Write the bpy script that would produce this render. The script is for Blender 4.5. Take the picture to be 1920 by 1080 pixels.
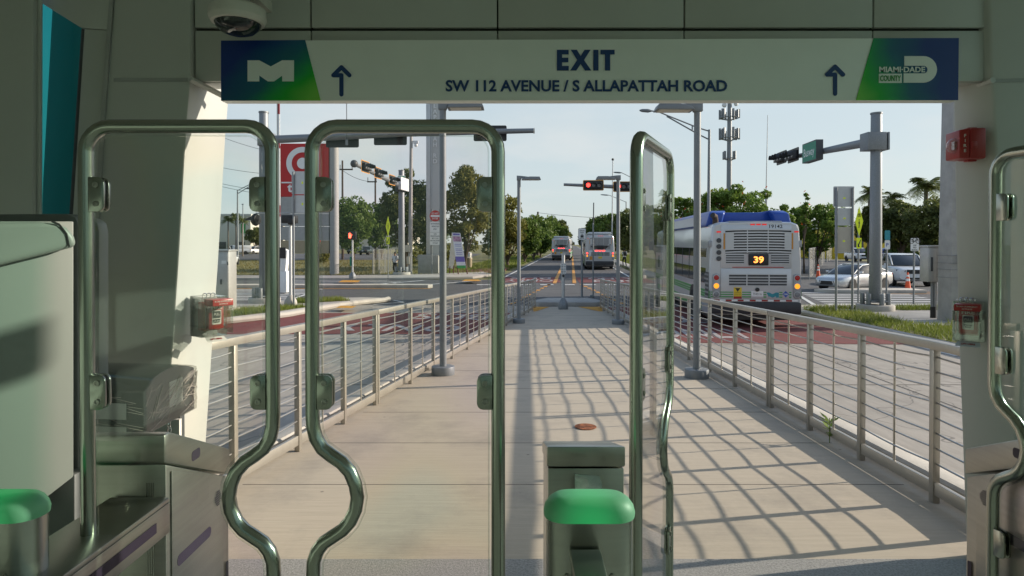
import bpy, bmesh, math, random
import numpy as np
from mathutils import Vector, Matrix
random.seed(11); RNG = np.random.default_rng(5)
V = Vector; R = math.radians; PI = math.pi
for o in list(bpy.data.objects): bpy.data.objects.remove(o)
sc = bpy.context.scene; COL = sc.collection
# ------------------------------------------------------------------ camera
E = 2.32; F = 1200.0; AXY = 470.0; PITCH = math.atan(13 / F)
cd = bpy.data.cameras.new("camera"); cam = bpy.data.objects.new("camera", cd); COL.objects.link(cam)
cam.location = (0, 0, E); cam.rotation_euler = (PI / 2 - PITCH, 0, 0)
cd.sensor_width = 36; cd.lens = 36 * F / 1920; cd.shift_y = -(540 - AXY) / 1920
cd.clip_start = 0.05; cd.clip_end = 4000; sc.camera = cam
# ------------------------------------------------------------------ sky and sun
SUN_EL, SUN_AZ = R(20.2), R(11)          # azimuth: from +X towards +Y
SUN_DIR = V((math.cos(SUN_EL) * math.cos(SUN_AZ), math.cos(SUN_EL) * math.sin(SUN_AZ), math.sin(SUN_EL)))
SUN_STRENGTH, SKY_STRENGTH, EXPOSURE = 4.2, 0.15, 0.55
w = bpy.data.worlds.new("World"); sc.world = w; w.use_nodes = True
nt = w.node_tree; bgn = nt.nodes["Background"]
sky = nt.nodes.new("ShaderNodeTexSky"); sky.sky_type = 'NISHITA'; sky.sun_disc = False
sky.sun_elevation = SUN_EL; sky.sun_rotation = PI / 2 - SUN_AZ; sky.altitude = 0
sky.air_density = 1.0; sky.dust_density = 1.2; sky.ozone_density = 1.2
tc = nt.nodes.new("ShaderNodeTexCoord"); mp = nt.nodes.new("ShaderNodeMapping"); mp.inputs["Scale"].default_value = (1.0, 1.0, 3.2)
mp.inputs["Location"].default_value = (0.3, 0.4, 0.1)
nz = nt.nodes.new("ShaderNodeTexNoise"); nz.inputs["Scale"].default_value = 3.4; nz.inputs["Detail"].default_value = 7; nz.inputs["Roughness"].default_value = .55
rp = nt.nodes.new("ShaderNodeValToRGB"); rp.color_ramp.elements[0].position = .47; rp.color_ramp.elements[1].position = .72
sx = nt.nodes.new("ShaderNodeSeparateXYZ"); lo = nt.nodes.new("ShaderNodeMapRange")
lo.inputs["From Min"].default_value = .34; lo.inputs["From Max"].default_value = .02; lo.inputs["To Min"].default_value = .05; lo.inputs["To Max"].default_value = .8
mu = nt.nodes.new("ShaderNodeMath"); mu.operation = 'MULTIPLY'
mx = nt.nodes.new("ShaderNodeMix"); mx.data_type = 'RGBA'
hz = nt.nodes.new("ShaderNodeMix"); hz.data_type = 'RGBA'; hz.inputs[0].default_value = .78
L = nt.links.new
L(tc.outputs["Generated"], mp.inputs[0]); L(mp.outputs[0], nz.inputs["Vector"]); L(nz.outputs["Fac"], rp.inputs[0])
L(tc.outputs["Generated"], sx.inputs[0]); L(sx.outputs["Z"], lo.inputs[0]); L(rp.outputs[0], mu.inputs[0]); L(lo.outputs[0], mu.inputs[1])
L(sky.outputs[0], hz.inputs[6]); hz.inputs[7].default_value = (2.75, 3.15, 3.3, 1)

hm = nt.nodes.new("ShaderNodeMapRange"); hm.inputs["From Min"].default_value = .18; hm.inputs["From Max"].default_value = .55; hm.inputs["To Min"].default_value = .86; hm.inputs["To Max"].default_value = .1
L(sx.outputs["Z"], hm.inputs[0]); L(hm.outputs[0], hz.inputs[0]); L(mu.outputs[0], mx.inputs[0]); L(hz.outputs[2], mx.inputs[6]); mx.inputs[7].default_value = (3.75, 3.75, 3.65, 1)
L(mx.outputs[2], bgn.inputs[0]); bgn.inputs[1].default_value = SKY_STRENGTH
sd = bpy.data.lights.new("sun", 'SUN'); so = bpy.data.objects.new("sun", sd); COL.objects.link(so)
sd.energy = SUN_STRENGTH; sd.angle = R(.5); sd.color = (1, .90, .76)
so.rotation_euler = SUN_DIR.to_track_quat('Z', 'Y').to_euler(); so.location = SUN_DIR * 60
sc.view_settings.view_transform = 'Standard'; sc.view_settings.look = 'None'; sc.view_settings.exposure = EXPOSURE; sc.view_settings.gamma = 1
sc.view_settings.use_curve_mapping = False
sc.render.engine = 'CYCLES'
sc.cycles.max_bounces = 10; sc.cycles.transparent_max_bounces = 24; sc.cycles.diffuse_bounces = 5; sc.cycles.glossy_bounces = 5
sc.cycles.caustics_reflective = False; sc.cycles.caustics_refractive = False; sc.cycles.sample_clamp_indirect = 4.0
try: sc.cycles.use_denoising = True
except Exception: pass
# ------------------------------------------------------------------ pixel helpers (photograph px -> metres)
CP, SP = math.cos(PITCH), math.sin(PITCH)
def ray(px, py):
    u, v = (px - 960) / F, (AXY - py) / F
    return V((u, CP + v * SP, -SP + v * CP))
def at(px, py, Y):
    d = ray(px, py); return V((0, 0, E)) + d * (Y / d.y)
def gd(px, py, z=0.0):
    d = ray(px, py); return V((0, 0, E)) + d * ((z - E) / d.z)
# ------------------------------------------------------------------ mesh builder
class MB:
    def __init__(s): s.v = []; s.f = []; s.m = []; s.mi = 0
    def add(s, vs, fs):
        b = len(s.v); s.v += [tuple(p) for p in vs]
        for f in fs: s.f.append([i + b for i in f]); s.m.append(s.mi)
        return s
    def box(s, c, d, rz=0.0, M=None):
        x, y, z = d[0] / 2, d[1] / 2, d[2] / 2
        vs = [V((a, b, e)) for e in (-z, z) for a, b in ((-x, -y), (x, -y), (x, y), (-x, y))]
        T = M if M is not None else Matrix.Rotation(rz, 3, 'Z')
        return s.add([V(c) + T @ p for p in vs], [(0, 3, 2, 1), (4, 5, 6, 7), (0, 1, 5, 4), (1, 2, 6, 5), (2, 3, 7, 6), (3, 0, 4, 7)])
    def bb(s, x0, x1, y0, y1, z0, z1): return s.box(((x0 + x1) / 2, (y0 + y1) / 2, (z0 + z1) / 2), (x1 - x0, y1 - y0, z1 - z0))
    def prism(s, pts, vec):
        n = len(pts); vec = V(vec); pts = [V(p) for p in pts]
        return s.add(pts + [p + vec for p in pts], [tuple(range(n))[::-1], tuple(range(n, 2 * n))] + [(i, (i + 1) % n, n + (i + 1) % n, n + i) for i in range(n)])
    def poly(s, pts): return s.add(pts, [tuple(range(len(pts)))])
    def px(s, pts, Y, t=.004): return s.prism([at(x, y, Y) for x, y in pts], (0, t, 0))
    def loft(s, rings, cap=True, closed=True):
        n = len(rings[0]); vs = [p for r in rings for p in r]; fs = []
        for k in range(len(rings) - 1):
            for i in range(n if closed else n - 1):
                j = (i + 1) % n; fs.append((k * n + i, k * n + j, (k + 1) * n + j, (k + 1) * n + i))
        if cap: fs += [tuple(range(n))[::-1], tuple(range((len(rings) - 1) * n, len(rings) * n))]
        return s.add(vs, fs)
    def cyl(s, p0, p1, r0, r1=None, n=12): return s.tube([p0, p1], [r0, r0 if r1 is None else r1], n)
    def tube(s, pts, r, n=8, closed=False):
        pts = [V(p) for p in pts]; m = len(pts); rr = r if isinstance(r, (list, tuple)) else [r] * m
        rings = []; nrm = None
        for i, p in enumerate(pts):
            a = pts[(i - 1) % m] if (closed or i > 0) else p; b = pts[(i + 1) % m] if (closed or i < m - 1) else p
            t = (b - a).normalized()
            if nrm is None: nrm = t.orthogonal().normalized()
            nrm = (nrm - t * nrm.dot(t))
            nrm = nrm.normalized() if nrm.length > 1e-6 else t.orthogonal().normalized()
            bn = t.cross(nrm)
            rings.append([p + (nrm * math.cos(2 * PI * k / n) + bn * math.sin(2 * PI * k / n)) * rr[i] for k in range(n)])
        if closed: rings.append(rings[0]); return s.loft(rings, cap=False)
        return s.loft(rings)
    def lathe(s, prof, c, n=20, axis=None):
        c = V(c); M = Matrix.Identity(3) if axis is None else V((0, 0, 1)).rotation_difference(V(axis)).to_matrix()
        return s.loft([[c + M @ V((max(r, 1e-4) * math.cos(2 * PI * k / n), max(r, 1e-4) * math.sin(2 * PI * k / n), z)) for k in range(n)] for r, z in prof])
    def sph(s, c, r, sc3=(1, 1, 1), n=12, m=8):
        c = V(c); return s.loft([[c + V((sc3[0] * r * math.sin(PI * (j + .02) / (m + .04)) * math.cos(2 * PI * k / n), sc3[1] * r * math.sin(PI * (j + .02) / (m + .04)) * math.sin(2 * PI * k / n), -sc3[2] * r * math.cos(PI * (j + .02) / (m + .04)))) for k in range(n)] for j in range(m + 1)])
    def rbox(s, c, right, up, w, h, t, rad, k=5):
        """rounded rectangle plate: front centre c, thickness t against the normal"""
        c, right, up = V(c), V(right).normalized(), V(up).normalized(); nr = right.cross(up); pts = []
        for qx, qy, a0 in ((1, 1, 0), (-1, 1, 90), (-1, -1, 180), (1, -1, 270)):
            for i in range(k + 1):
                a = R(a0 + 90 * i / k); pts.append(c + right * (qx * (w / 2 - rad) + rad * math.cos(a)) + up * (qy * (h / 2 - rad) + rad * math.sin(a)))
        return s.prism(pts, -nr * t)
    def text(s, txt, c, right, up, h, width=None, bold=0.0, t=.002, align='CENTER'):
        c, right, up = V(c), V(right).normalized(), V(up).normalized(); nr = right.cross(up)
        vs, fs = text_geo(txt, bold)
        xs = [p[0] for p in vs]; x0, x1 = min(xs), max(xs); sx_ = h / CAPH
        if width: sx_ = width / (x1 - x0)
        ox = {'CENTER': -(x0 + x1) / 2, 'LEFT': -x0, 'RIGHT': -x1}[align]
        return s.add([c + right * ((p[0] + ox) * sx_) + up * ((p[1] - CAPH / 2) * h / CAPH) + nr * (t * (1 if p[2] > 0 else 0)) for p in vs], fs)
    def build(s, name, mats, parent=None, bevel=0.0, sharp=38, seg=2):
        if not isinstance(mats, (list, tuple)): mats = [mats]
        me = bpy.data.meshes.new(name); inv = None
        if parent is not None: inv = root_inv(parent) if s.world else None
        vs = [inv @ V(p) for p in s.v] if inv is not None else s.v
        me.from_pydata([tuple(p) for p in vs], [], s.f)
        for m in mats: me.materials.append(m)
        if len(mats) > 1: me.polygons.foreach_set("material_index", s.m)
        bm = bmesh.new(); bm.from_mesh(me)
        bmesh.ops.recalc_face_normals(bm, faces=bm.faces)
        if bevel:
            eds = [e for e in bm.edges if len(e.link_faces) == 2 and e.calc_face_angle(0) > R(30)]
            bmesh.ops.bevel(bm, geom=eds, offset=bevel, segments=seg, affect='EDGES', profile=.5, clamp_overlap=True)
        bm.to_mesh(me); bm.free()
        me.polygons.foreach_set("use_smooth", [True] * len(me.polygons)); me.set_sharp_from_angle(angle=R(sharp)); me.update()
        o = bpy.data.objects.new(name, me); COL.objects.link(o)
        if parent is not None: o.parent = parent
        return o
    world = True
class LB(MB): world = False           # coordinates already local to the thing
_tcache = {}; CAPH = .7
def text_geo(txt, bold):
    key = (txt, bold)
    if key not in _tcache:
        cu = bpy.data.curves.new("lettering", 'FONT'); cu.body = txt; cu.offset = bold; cu.extrude = .5; cu.resolution_u = 3; cu.size = 1
        ob = bpy.data.objects.new("lettering", cu); COL.objects.link(ob)
        me = bpy.data.meshes.new_from_object(ob.evaluated_get(bpy.context.evaluated_depsgraph_get()))
        _tcache[key] = ([tuple(v.co) for v in me.vertices], [tuple(p.vertices) for p in me.polygons])
        bpy.data.objects.remove(ob); bpy.data.curves.remove(cu); bpy.data.meshes.remove(me)
    return _tcache[key]
_v, _ = text_geo("H", 0.0); CAPH = max(p[1] for p in _v)
ROOTM = {}
def root_inv(o):
    while o.parent is not None: o = o.parent
    return ROOTM.get(o.name, Matrix.Identity(4)).inverted()
def tag(o, label, cat, group=None, kind=None):
    o["label"] = label; o["category"] = cat
    if group: o["group"] = group
    if kind: o["kind"] = kind
    return o
def thing(name, label, cat, loc=(0, 0, 0), rz=0.0, group=None, kind=None):
    o = bpy.data.objects.new(name, None); COL.objects.link(o); o.empty_display_size = .2
    o.location = loc; o.rotation_euler = (0, 0, rz); ROOTM[o.name] = Matrix.Translation(V(loc)) @ Matrix.Rotation(rz, 4, 'Z')
    return tag(o, label, cat, group, kind)
def dup(root, loc, rz=None, label=None, s=None):
    def cp(o, par):
        c = o.copy(); COL.objects.link(c)
        if par is not None: c.parent = par
        for ch in o.children: cp(ch, c)
        return c
    r = cp(root, None); r.location = loc
    if rz is not None: r.rotation_euler = (0, 0, rz)
    if s: r.scale = (s, s, s)
    if label: r["label"] = label
    ROOTM[r.name] = Matrix.Translation(V(loc)) @ Matrix.Rotation(r.rotation_euler.z, 4, 'Z')
    return r
def struct(name, mb, mat, **k):
    o = mb.build(name, mat, **k); o["kind"] = "structure"; return o
# ------------------------------------------------------------------ materials
def pm(name, col, rough=.55, metal=0.0, var=.12, vs=6.0, bump=0.0, bs=40.0, spec=None, stretch=(1, 1, 1), emis=None, coat=0.0, var2=None, dirt=None, spots=None, cracks=None):
    m = bpy.data.materials.new(name); m.use_nodes = True; n = m.node_tree; b = n.nodes["Principled BSDF"]; l = n.links.new
    b.inputs["Roughness"].default_value = rough; b.inputs["Metallic"].default_value = metal
    if spec is not None: b.inputs["Specular IOR Level"].default_value = spec
    if coat: b.inputs["Coat Weight"].default_value = coat; b.inputs["Coat Roughness"].default_value = .08
    t = n.nodes.new("ShaderNodeTexCoord"); mpn = n.nodes.new("ShaderNodeMapping"); mpn.inputs["Scale"].default_value = stretch
    l(t.outputs["Object"], mpn.inputs[0])
    no = n.nodes.new("ShaderNodeTexNoise"); no.inputs["Scale"].default_value = vs; no.inputs["Detail"].default_value = 5; no.inputs["Roughness"].default_value = .6
    l(mpn.outputs[0], no.inputs["Vector"])
    r = n.nodes.new("ShaderNodeMapRange"); r.inputs["From Min"].default_value = .3; r.inputs["From Max"].default_value = .7
    l(no.outputs["Fac"], r.inputs[0])
    mixn = n.nodes.new("ShaderNodeMix"); mixn.data_type = 'RGBA'
    c2 = var2 if var2 else tuple(max(0, x * (1 + var)) for x in col); c1 = tuple(x * (1 - var) for x in col)
    mixn.inputs[6].default_value = (*c1, 1); mixn.inputs[7].default_value = (*c2, 1)
    l(r.outputs[0], mixn.inputs[0]); last = mixn.outputs[2]
    if dirt:                                # large soft stains
        d2 = n.nodes.new("ShaderNodeTexNoise"); d2.inputs["Scale"].default_value = dirt[0]; d2.inputs["Detail"].default_value = 8; d2.inputs["Roughness"].default_value = .7
        l(t.outputs["Object"], d2.inputs["Vector"])
        dr = n.nodes.new("ShaderNodeMapRange"); dr.inputs["From Min"].default_value = .5; dr.inputs["From Max"].default_value = .72; dr.inputs["To Max"].default_value = dirt[1]
        l(d2.outputs["Fac"], dr.inputs[0]); dm = n.nodes.new("ShaderNodeMix"); dm.data_type = 'RGBA'
        l(dr.outputs[0], dm.inputs[0]); l(last, dm.inputs[6]); dm.inputs[7].default_value = (*dirt[2], 1); last = dm.outputs[2]
    for kind, q in (('s', spots), ('c', cracks)):     # gum spots / hairline cracks: (scale, size, colour)
        if not q: continue
        vo = n.nodes.new("ShaderNodeTexVoronoi"); vo.inputs["Scale"].default_value = q[0]; wv = t.outputs["Object"]
        if kind == 'c':
            vo.feature = 'DISTANCE_TO_EDGE'; wn = n.nodes.new("ShaderNodeTexNoise"); wn.inputs["Scale"].default_value = q[0] * 5; l(t.outputs["Object"], wn.inputs["Vector"]); vm = n.nodes.new("ShaderNodeVectorMath"); vm.operation = 'MULTIPLY_ADD'
            vm.inputs[1].default_value = (.35 / q[0],) * 3; l(wn.outputs["Color"], vm.inputs[0]); l(t.outputs["Object"], vm.inputs[2]); wv = vm.outputs[0]
        l(wv, vo.inputs["Vector"]); ms = n.nodes.new("ShaderNodeMapRange"); ms.inputs["From Min"].default_value = q[1]; ms.inputs["From Max"].default_value = q[1] * .6; ms.inputs["To Max"].default_value = .7; l(vo.outputs["Distance"], ms.inputs[0])
        dm = n.nodes.new("ShaderNodeMix"); dm.data_type = 'RGBA'; l(ms.outputs[0], dm.inputs[0]); l(last, dm.inputs[6]); dm.inputs[7].default_value = (*q[2], 1); last = dm.outputs[2]
    l(last, b.inputs["Base Color"])
    if bump:
        n2 = n.nodes.new("ShaderNodeTexNoise"); n2.inputs["Scale"].default_value = bs; n2.inputs["Detail"].default_value = 4
        l(mpn.outputs[0], n2.inputs["Vector"]); bp = n.nodes.new("ShaderNodeBump"); bp.inputs["Strength"].default_value = bump; bp.inputs["Distance"].default_value = .02
        l(n2.outputs["Fac"], bp.inputs["Height"]); l(bp.outputs[0], b.inputs["Normal"])
    if emis: b.inputs["Emission Color"].default_value = (*emis[0], 1); b.inputs["Emission Strength"].default_value = emis[1]
    return m
def glassmat(name, tint, refl=1.0, rough=0.0, iri=0.0, dust=0.0):
    m = bpy.data.materials.new(name); m.use_nodes = True; n = m.node_tree; n.nodes.clear(); l = n.links.new
    out = n.nodes.new("ShaderNodeOutputMaterial"); tr = n.nodes.new("ShaderNodeBsdfTransparent"); gl = n.nodes.new("ShaderNodeBsdfGlossy"); gl.inputs["Roughness"].default_value = rough
    tr.inputs[0].default_value = (*tint, 1)
    fr = n.nodes.new("ShaderNodeLayerWeight"); fr.inputs[0].default_value = .5
    pw = n.nodes.new("ShaderNodeMath"); pw.operation = 'POWER'; pw.inputs[1].default_value = 4.0; l(fr.outputs["Facing"], pw.inputs[0])
    ma = n.nodes.new("ShaderNodeMath"); ma.operation = 'MULTIPLY_ADD'; ma.inputs[1].default_value = .75 * refl; ma.inputs[2].default_value = .045 * refl; l(pw.outputs[0], ma.inputs[0])
    mi = n.nodes.new("ShaderNodeMixShader"); l(ma.outputs[0], mi.inputs[0]); l(tr.outputs[0], mi.inputs[1]); l(gl.outputs[0], mi.inputs[2]); l(mi.outputs[0], out.inputs[0])
    if dust:                                # smudges and dust lying on the pane
        t2 = n.nodes.new("ShaderNodeTexCoord"); n3 = n.nodes.new("ShaderNodeTexNoise"); n3.inputs["Scale"].default_value = 7; n3.inputs["Detail"].default_value = 9; n3.inputs["Roughness"].default_value = .75; l(t2.outputs["Object"], n3.inputs["Vector"])
        m3 = n.nodes.new("ShaderNodeMapRange"); m3.inputs["From Min"].default_value = .42; m3.inputs["From Max"].default_value = .8; m3.inputs["To Min"].default_value = dust * .35; m3.inputs["To Max"].default_value = dust * 2; l(n3.outputs["Fac"], m3.inputs[0])
        df = n.nodes.new("ShaderNodeBsdfDiffuse"); df.inputs[0].default_value = (.75, .75, .72, 1); m4 = n.nodes.new("ShaderNodeMixShader"); l(m3.outputs[0], m4.inputs[0]); l(mi.outputs[0], m4.inputs[1]); l(df.outputs[0], m4.inputs[2]); l(m4.outputs[0], out.inputs[0])
    if iri:                                 # faint stress colours of tempered glass
        t = n.nodes.new("ShaderNodeTexCoord"); no = n.nodes.new("ShaderNodeTexNoise"); no.inputs["Scale"].default_value = 2.6; no.inputs["Detail"].default_value = 1.0
        l(t.outputs["Object"], no.inputs["Vector"]); rp_ = n.nodes.new("ShaderNodeValToRGB"); cr = rp_.color_ramp
        cr.elements[0].position = .36; cr.elements[0].color = (.86, .95, .93, 1); cr.elements[1].position = .66; cr.elements[1].color = (.91, .86, .96, 1)
        e = cr.elements.new(.46); e.color = (.97, .95, .88, 1); e = cr.elements.new(.55); e.color = (.96, .91, .92, 1)
        l(no.outputs["Fac"], rp_.inputs[0]); mm = n.nodes.new("ShaderNodeMix"); mm.data_type = 'RGBA'; mm.inputs[0].default_value = iri
        mm.inputs[6].default_value = (*tint, 1); l(rp_.outputs[0], mm.inputs[7]); l(mm.outputs[2], tr.inputs[0])
    return m
def leafmat(name, c1, c2, tr=.35):
    m = bpy.data.materials.new(name); m.use_nodes = True; n = m.node_tree; n.nodes.clear(); l = n.links.new
    out = n.nodes.new("ShaderNodeOutputMaterial"); g = n.nodes.new("ShaderNodeNewGeometry"); mix = n.nodes.new("ShaderNodeMix"); mix.data_type = 'RGBA'
    mix.inputs[6].default_value = (*c1, 1); mix.inputs[7].default_value = (*c2, 1); 
    tco = n.nodes.new("ShaderNodeTexCoord"); nn = n.nodes.new("ShaderNodeTexNoise"); nn.inputs["Scale"].default_value = .55; nn.inputs["Detail"].default_value = 3; l(tco.outputs["Object"], nn.inputs["Vector"])
    mr_ = n.nodes.new("ShaderNodeMapRange"); mr_.inputs["From Min"].default_value = .36; mr_.inputs["From Max"].default_value = .64; mr_.inputs["To Max"].default_value = .6; l(nn.outputs["Fac"], mr_.inputs[0])
    ad = n.nodes.new("ShaderNodeMath"); ad.operation = 'MULTIPLY_ADD'; ad.inputs[1].default_value = .4; l(g.outputs["Random Per Island"], ad.inputs[0]); l(mr_.outputs[0], ad.inputs[2]); l(ad.outputs[0], mix.inputs[0])
    d = n.nodes.new("ShaderNodeBsdfPrincipled"); d.inputs["Roughness"].default_value = .5; d.inputs["Specular IOR Level"].default_value = .25; l(mix.outputs[2], d.inputs["Base Color"])
    t = n.nodes.new("ShaderNodeBsdfTranslucent"); l(mix.outputs[2], t.inputs[0]); ms = n.nodes.new("ShaderNodeMixShader"); ms.inputs[0].default_value = tr
    l(d.outputs[0], ms.inputs[1]); l(t.outputs[0], ms.inputs[2]); l(ms.outputs[0], out.inputs[0]); return m
M = {}
def defm(k, *a, **kw): M[k] = pm(k, *a, **kw)
defm('asphalt', (.085, .085, .088), .9, var=.22, vs=1.2, bump=.25, bs=90, dirt=(.25, .6, (.15, .145, .14)), stretch=(.5, 2, 1), cracks=(.22, .006, (.03, .03, .03)))
defm('concrete', (.34, .305, .26), .85, var=.14, vs=2.2, bump=.15, bs=20, stretch=(3, .5, 1), dirt=(.5, .6, (.19, .17, .15)), cracks=(.3, .006, (.12, .11, .1)))
defm('joint', (.17, .15, .125), .9)
defm('walk', (.46, .395, .305), .85, var=.06, vs=5, bump=.16, bs=14, stretch=(.4, 6, 1), dirt=(1.1, .75, (.29, .255, .21)), spots=(2.4, .035, (.12, .105, .09)))
defm('kerb', (.46, .43, .38), .85, var=.16, vs=3, bump=.2, bs=60, dirt=(1.5, .55, (.2, .19, .16)))
defm('sidewalk', (.37, .35, .32), .85, var=.12, vs=1.5, bump=.15, bs=60, dirt=(.6, .4, (.24, .22, .2)))
defm('redpave', (.165, .037, .034), .9, var=.18, vs=2, bump=.2, bs=80, dirt=(.8, .4, (.11, .04, .038)))
defm('hazedpaint', (.40, .37, .36), .8, var=.2, vs=6, dirt=(3.5, .8, (.22, .09, .08)))  # lettering greyed to paint in the glass haze, with random reddish blotches
defm('paint', (.62, .62, .60), .7, var=.15, vs=5, dirt=(2.5, .6, (.3, .29, .28)))
defm('orangepaint', (.62, .28, .045), .7, var=.12, vs=5, dirt=(2.5, .4, (.25, .17, .09)))
defm('tactile', (.62, .30, .035), .8, var=.2, vs=20, bump=.6, bs=60)
defm('lawn', (.16, .15, .05), .95, var=.3, vs=1.0, bump=.5, bs=30, dirt=(.12, .6, (.11, .13, .035)))
defm('soil', (.12, .07, .04), .95, var=.4, vs=12, bump=.8, bs=30)
defm('terrazzo', (.30, .29, .27), .75, var=.35, vs=90, bump=.25, bs=150)
defm('panel', (.50, .505, .475), .42, var=.035, vs=1.6, bump=.03, bs=6, dirt=(1.2, .10, (.45, .44, .4)))
defm('gap', (.015, .016, .015), .8)
defm('ceiling', (.60, .61, .57), .6, var=.04)
defm('signwhite', (.83, .85, .81), .45, var=.02)
defm('navy', (.008, .045, .17), .4, var=.03)
defm('steel', (.44, .44, .41), .27, 1.0, var=.06, vs=2.5, stretch=(1, 1, 30), bump=.015, bs=80)
defm('steelh', (.38, .37, .34), .34, 1.0, var=.07, vs=3, stretch=(.6, .6, 26), bump=.006, bs=60, dirt=(3.4, .22, (.26, .25, .23)))
defm('rail', (.44, .41, .36), .42, .7, var=.08, vs=5)
defm('cable', (.46, .45, .44), .35, .9, var=.03)
defm('galv', (.235, .25, .26), .55, .5, var=.12, vs=30, bump=.05, bs=80)
defm('aluminium', (.52, .53, .53), .5, .6, var=.06)
defm('greypaint', (.20, .215, .225), .5, .2, var=.06)
defm('darkgrey', (.06, .065, .07), .5, var=.1)
defm('black', (.015, .015, .016), .45, var=.1)
defm('rubber', (.02, .02, .02), .85, var=.15)
defm('white', (.78, .78, .76), .4, var=.03)
defm('wht_dirty', (.62, .60, .55), .6, var=.08)
defm('red', (.31, .017, .015), .35, var=.05)
defm('signred', (.50, .02, .02), .5, var=.04)
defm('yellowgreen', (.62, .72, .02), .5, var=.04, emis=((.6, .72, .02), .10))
defm('yellow', (.7, .5, .03), .5, var=.05)
defm('signgreen', (.012, .22, .13), .5, var=.05)
defm('blue', (.02, .075, .36), .35, var=.08, vs=3)
defm('teal', (.02, .25, .3), .4)
defm('busbody', (.52, .535, .55), .28, .25, var=.04, vs=2, coat=.3)
defm('busgrey', (.32, .33, .345), .35, .3, var=.06)
defm('bumper', (.028, .03, .034), .55, var=.15)
defm('stripe', (.05, .30, .07), .4)
defm('glass_dark', (.02, .025, .028), .06, var=.1, spec=.7)
defm('chrome', (.75, .75, .75), .12, 1.0, var=.02)
defm('amberlamp', (.8, .25, .01), .3, emis=((1, .33, .02), .9))
defm('redlamp', (.22, .008, .01), .25, emis=((1, .03, .02), .04))
defm('redmarker', (.35, .01, .012), .25, emis=((1, .03, .02), .35))
defm('redlit', (.6, .01, .012), .25, emis=((1, .04, .03), 3.5))
defm('handlit', (.8, .06, .02), .3, emis=((1, .10, .05), 4))
defm('led_amber', (.6, .2, .02), .3, emis=((1, .27, .05), 2.2))
defm('clearlamp', (.22, .23, .24), .15, var=.2)
defm('cone', (.75, .10, .025), .5, var=.06)
defm('bark', (.10, .075, .055), .95, var=.35, vs=8, bump=.6, bs=12)
defm('palmbark', (.17, .14, .11), .95, var=.3, vs=10, bump=.6, bs=14)
defm('wood', (.085, .062, .05), .9, var=.25, vs=9, stretch=(4, 4, .6))
defm('silvercar', (.56, .565, .57), .25, .55, var=.02, coat=.8)
defm('whitecar', (.72, .72, .72), .3, .0, var=.02, coat=.7)
defm('darkcar', (.02, .035, .032), .3, .1, coat=.7)
defm('beige', (.52, .47, .38), .6, var=.04)
defm('beige2', (.36, .30, .20), .6, var=.05)
defm('stucco', (.60, .57, .50), .85, var=.08, bump=.1)
defm('colgrey', (.36, .36, .35), .6, var=.07)
defm('concpole', (.38, .365, .34), .85, var=.14, vs=2.5, bump=.2, bs=50, dirt=(1.1, .4, (.24, .22, .2)))
defm('cabinet', (.46, .45, .43), .5, .45, var=.1, vs=3, dirt=(2, .25, (.3, .28, .25)))
defm('tvm', (.23, .255, .23), .45, .0, var=.02, vs=3)
defm('tube', (.36, .37, .33), .22, 1.0, var=.03, vs=9, stretch=(1, 1, .1))
defm('tvmdark', (.17, .18, .175), .55, .1, var=.08)
defm('slot', (.03, .014, .04), .5)
defm('rust', (.26, .085, .03), .9, var=.5, vs=30, bump=.6, bs=60)
defm('skin', (.30, .17, .11), .55); defm('shirt', (.70, .70, .72), .8); defm('trousers', (.025, .025, .03), .85); defm('hair', (.02, .017, .015), .7)
defm('lens', (.62, .60, .52), .4)
defm('film_label', (.60, .62, .58), .6)
defm('poster', (.70, .68, .74), .6, var=.03); defm('purple', (.16, .12, .42), .6); defm('pinkish', (.42, .22, .34), .6, var=.5, vs=5)
defm('lightblue', (.05, .33, .62), .4)
defm('brownwood', (.11, .045, .035), .7)
M['leaf_dark'] = leafmat('leaf_dark', (.055, .075, .022), (.20, .22, .065)); M['leaf_olive'] = leafmat('leaf_olive', (.08, .095, .02), (.28, .26, .065))
M['leaf_mid'] = leafmat('leaf_mid', (.05, .10, .018), (.19, .26, .055)); M['leaf_bright'] = leafmat('leaf_bright', (.07, .14, .02), (.23, .32, .06))
M['leaf_palm'] = leafmat('leaf_palm', (.08, .11, .03), (.24, .26, .08)); M['flower'] = leafmat('flower', (.55, .05, .015), (.65, .13, .02))
M['grass'] = leafmat('grass', (.085, .13, .018), (.27, .30, .06)); M['grass_dry'] = leafmat('grass_dry', (.14, .12, .035), (.28, .24, .08))
M['glass_gate'] = glassmat('glass_gate', (.95, .95, .945), 1.7, iri=.85, dust=.02)
M['glass_clear'] = glassmat('glass_clear', (.93, .95, .94), 1.6)
M['glass_green'] = glassmat('glass_green', (.80, .94, .89), .8)
M['glass_back'] = glassmat('glass_back', (.50, .60, .55), .8)
M['glass_teal'] = glassmat('glass_teal', (.16, .56, .55), .7)
M['film'] = glassmat('film', (.86, .86, .84), 1.5, rough=.08)
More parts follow.
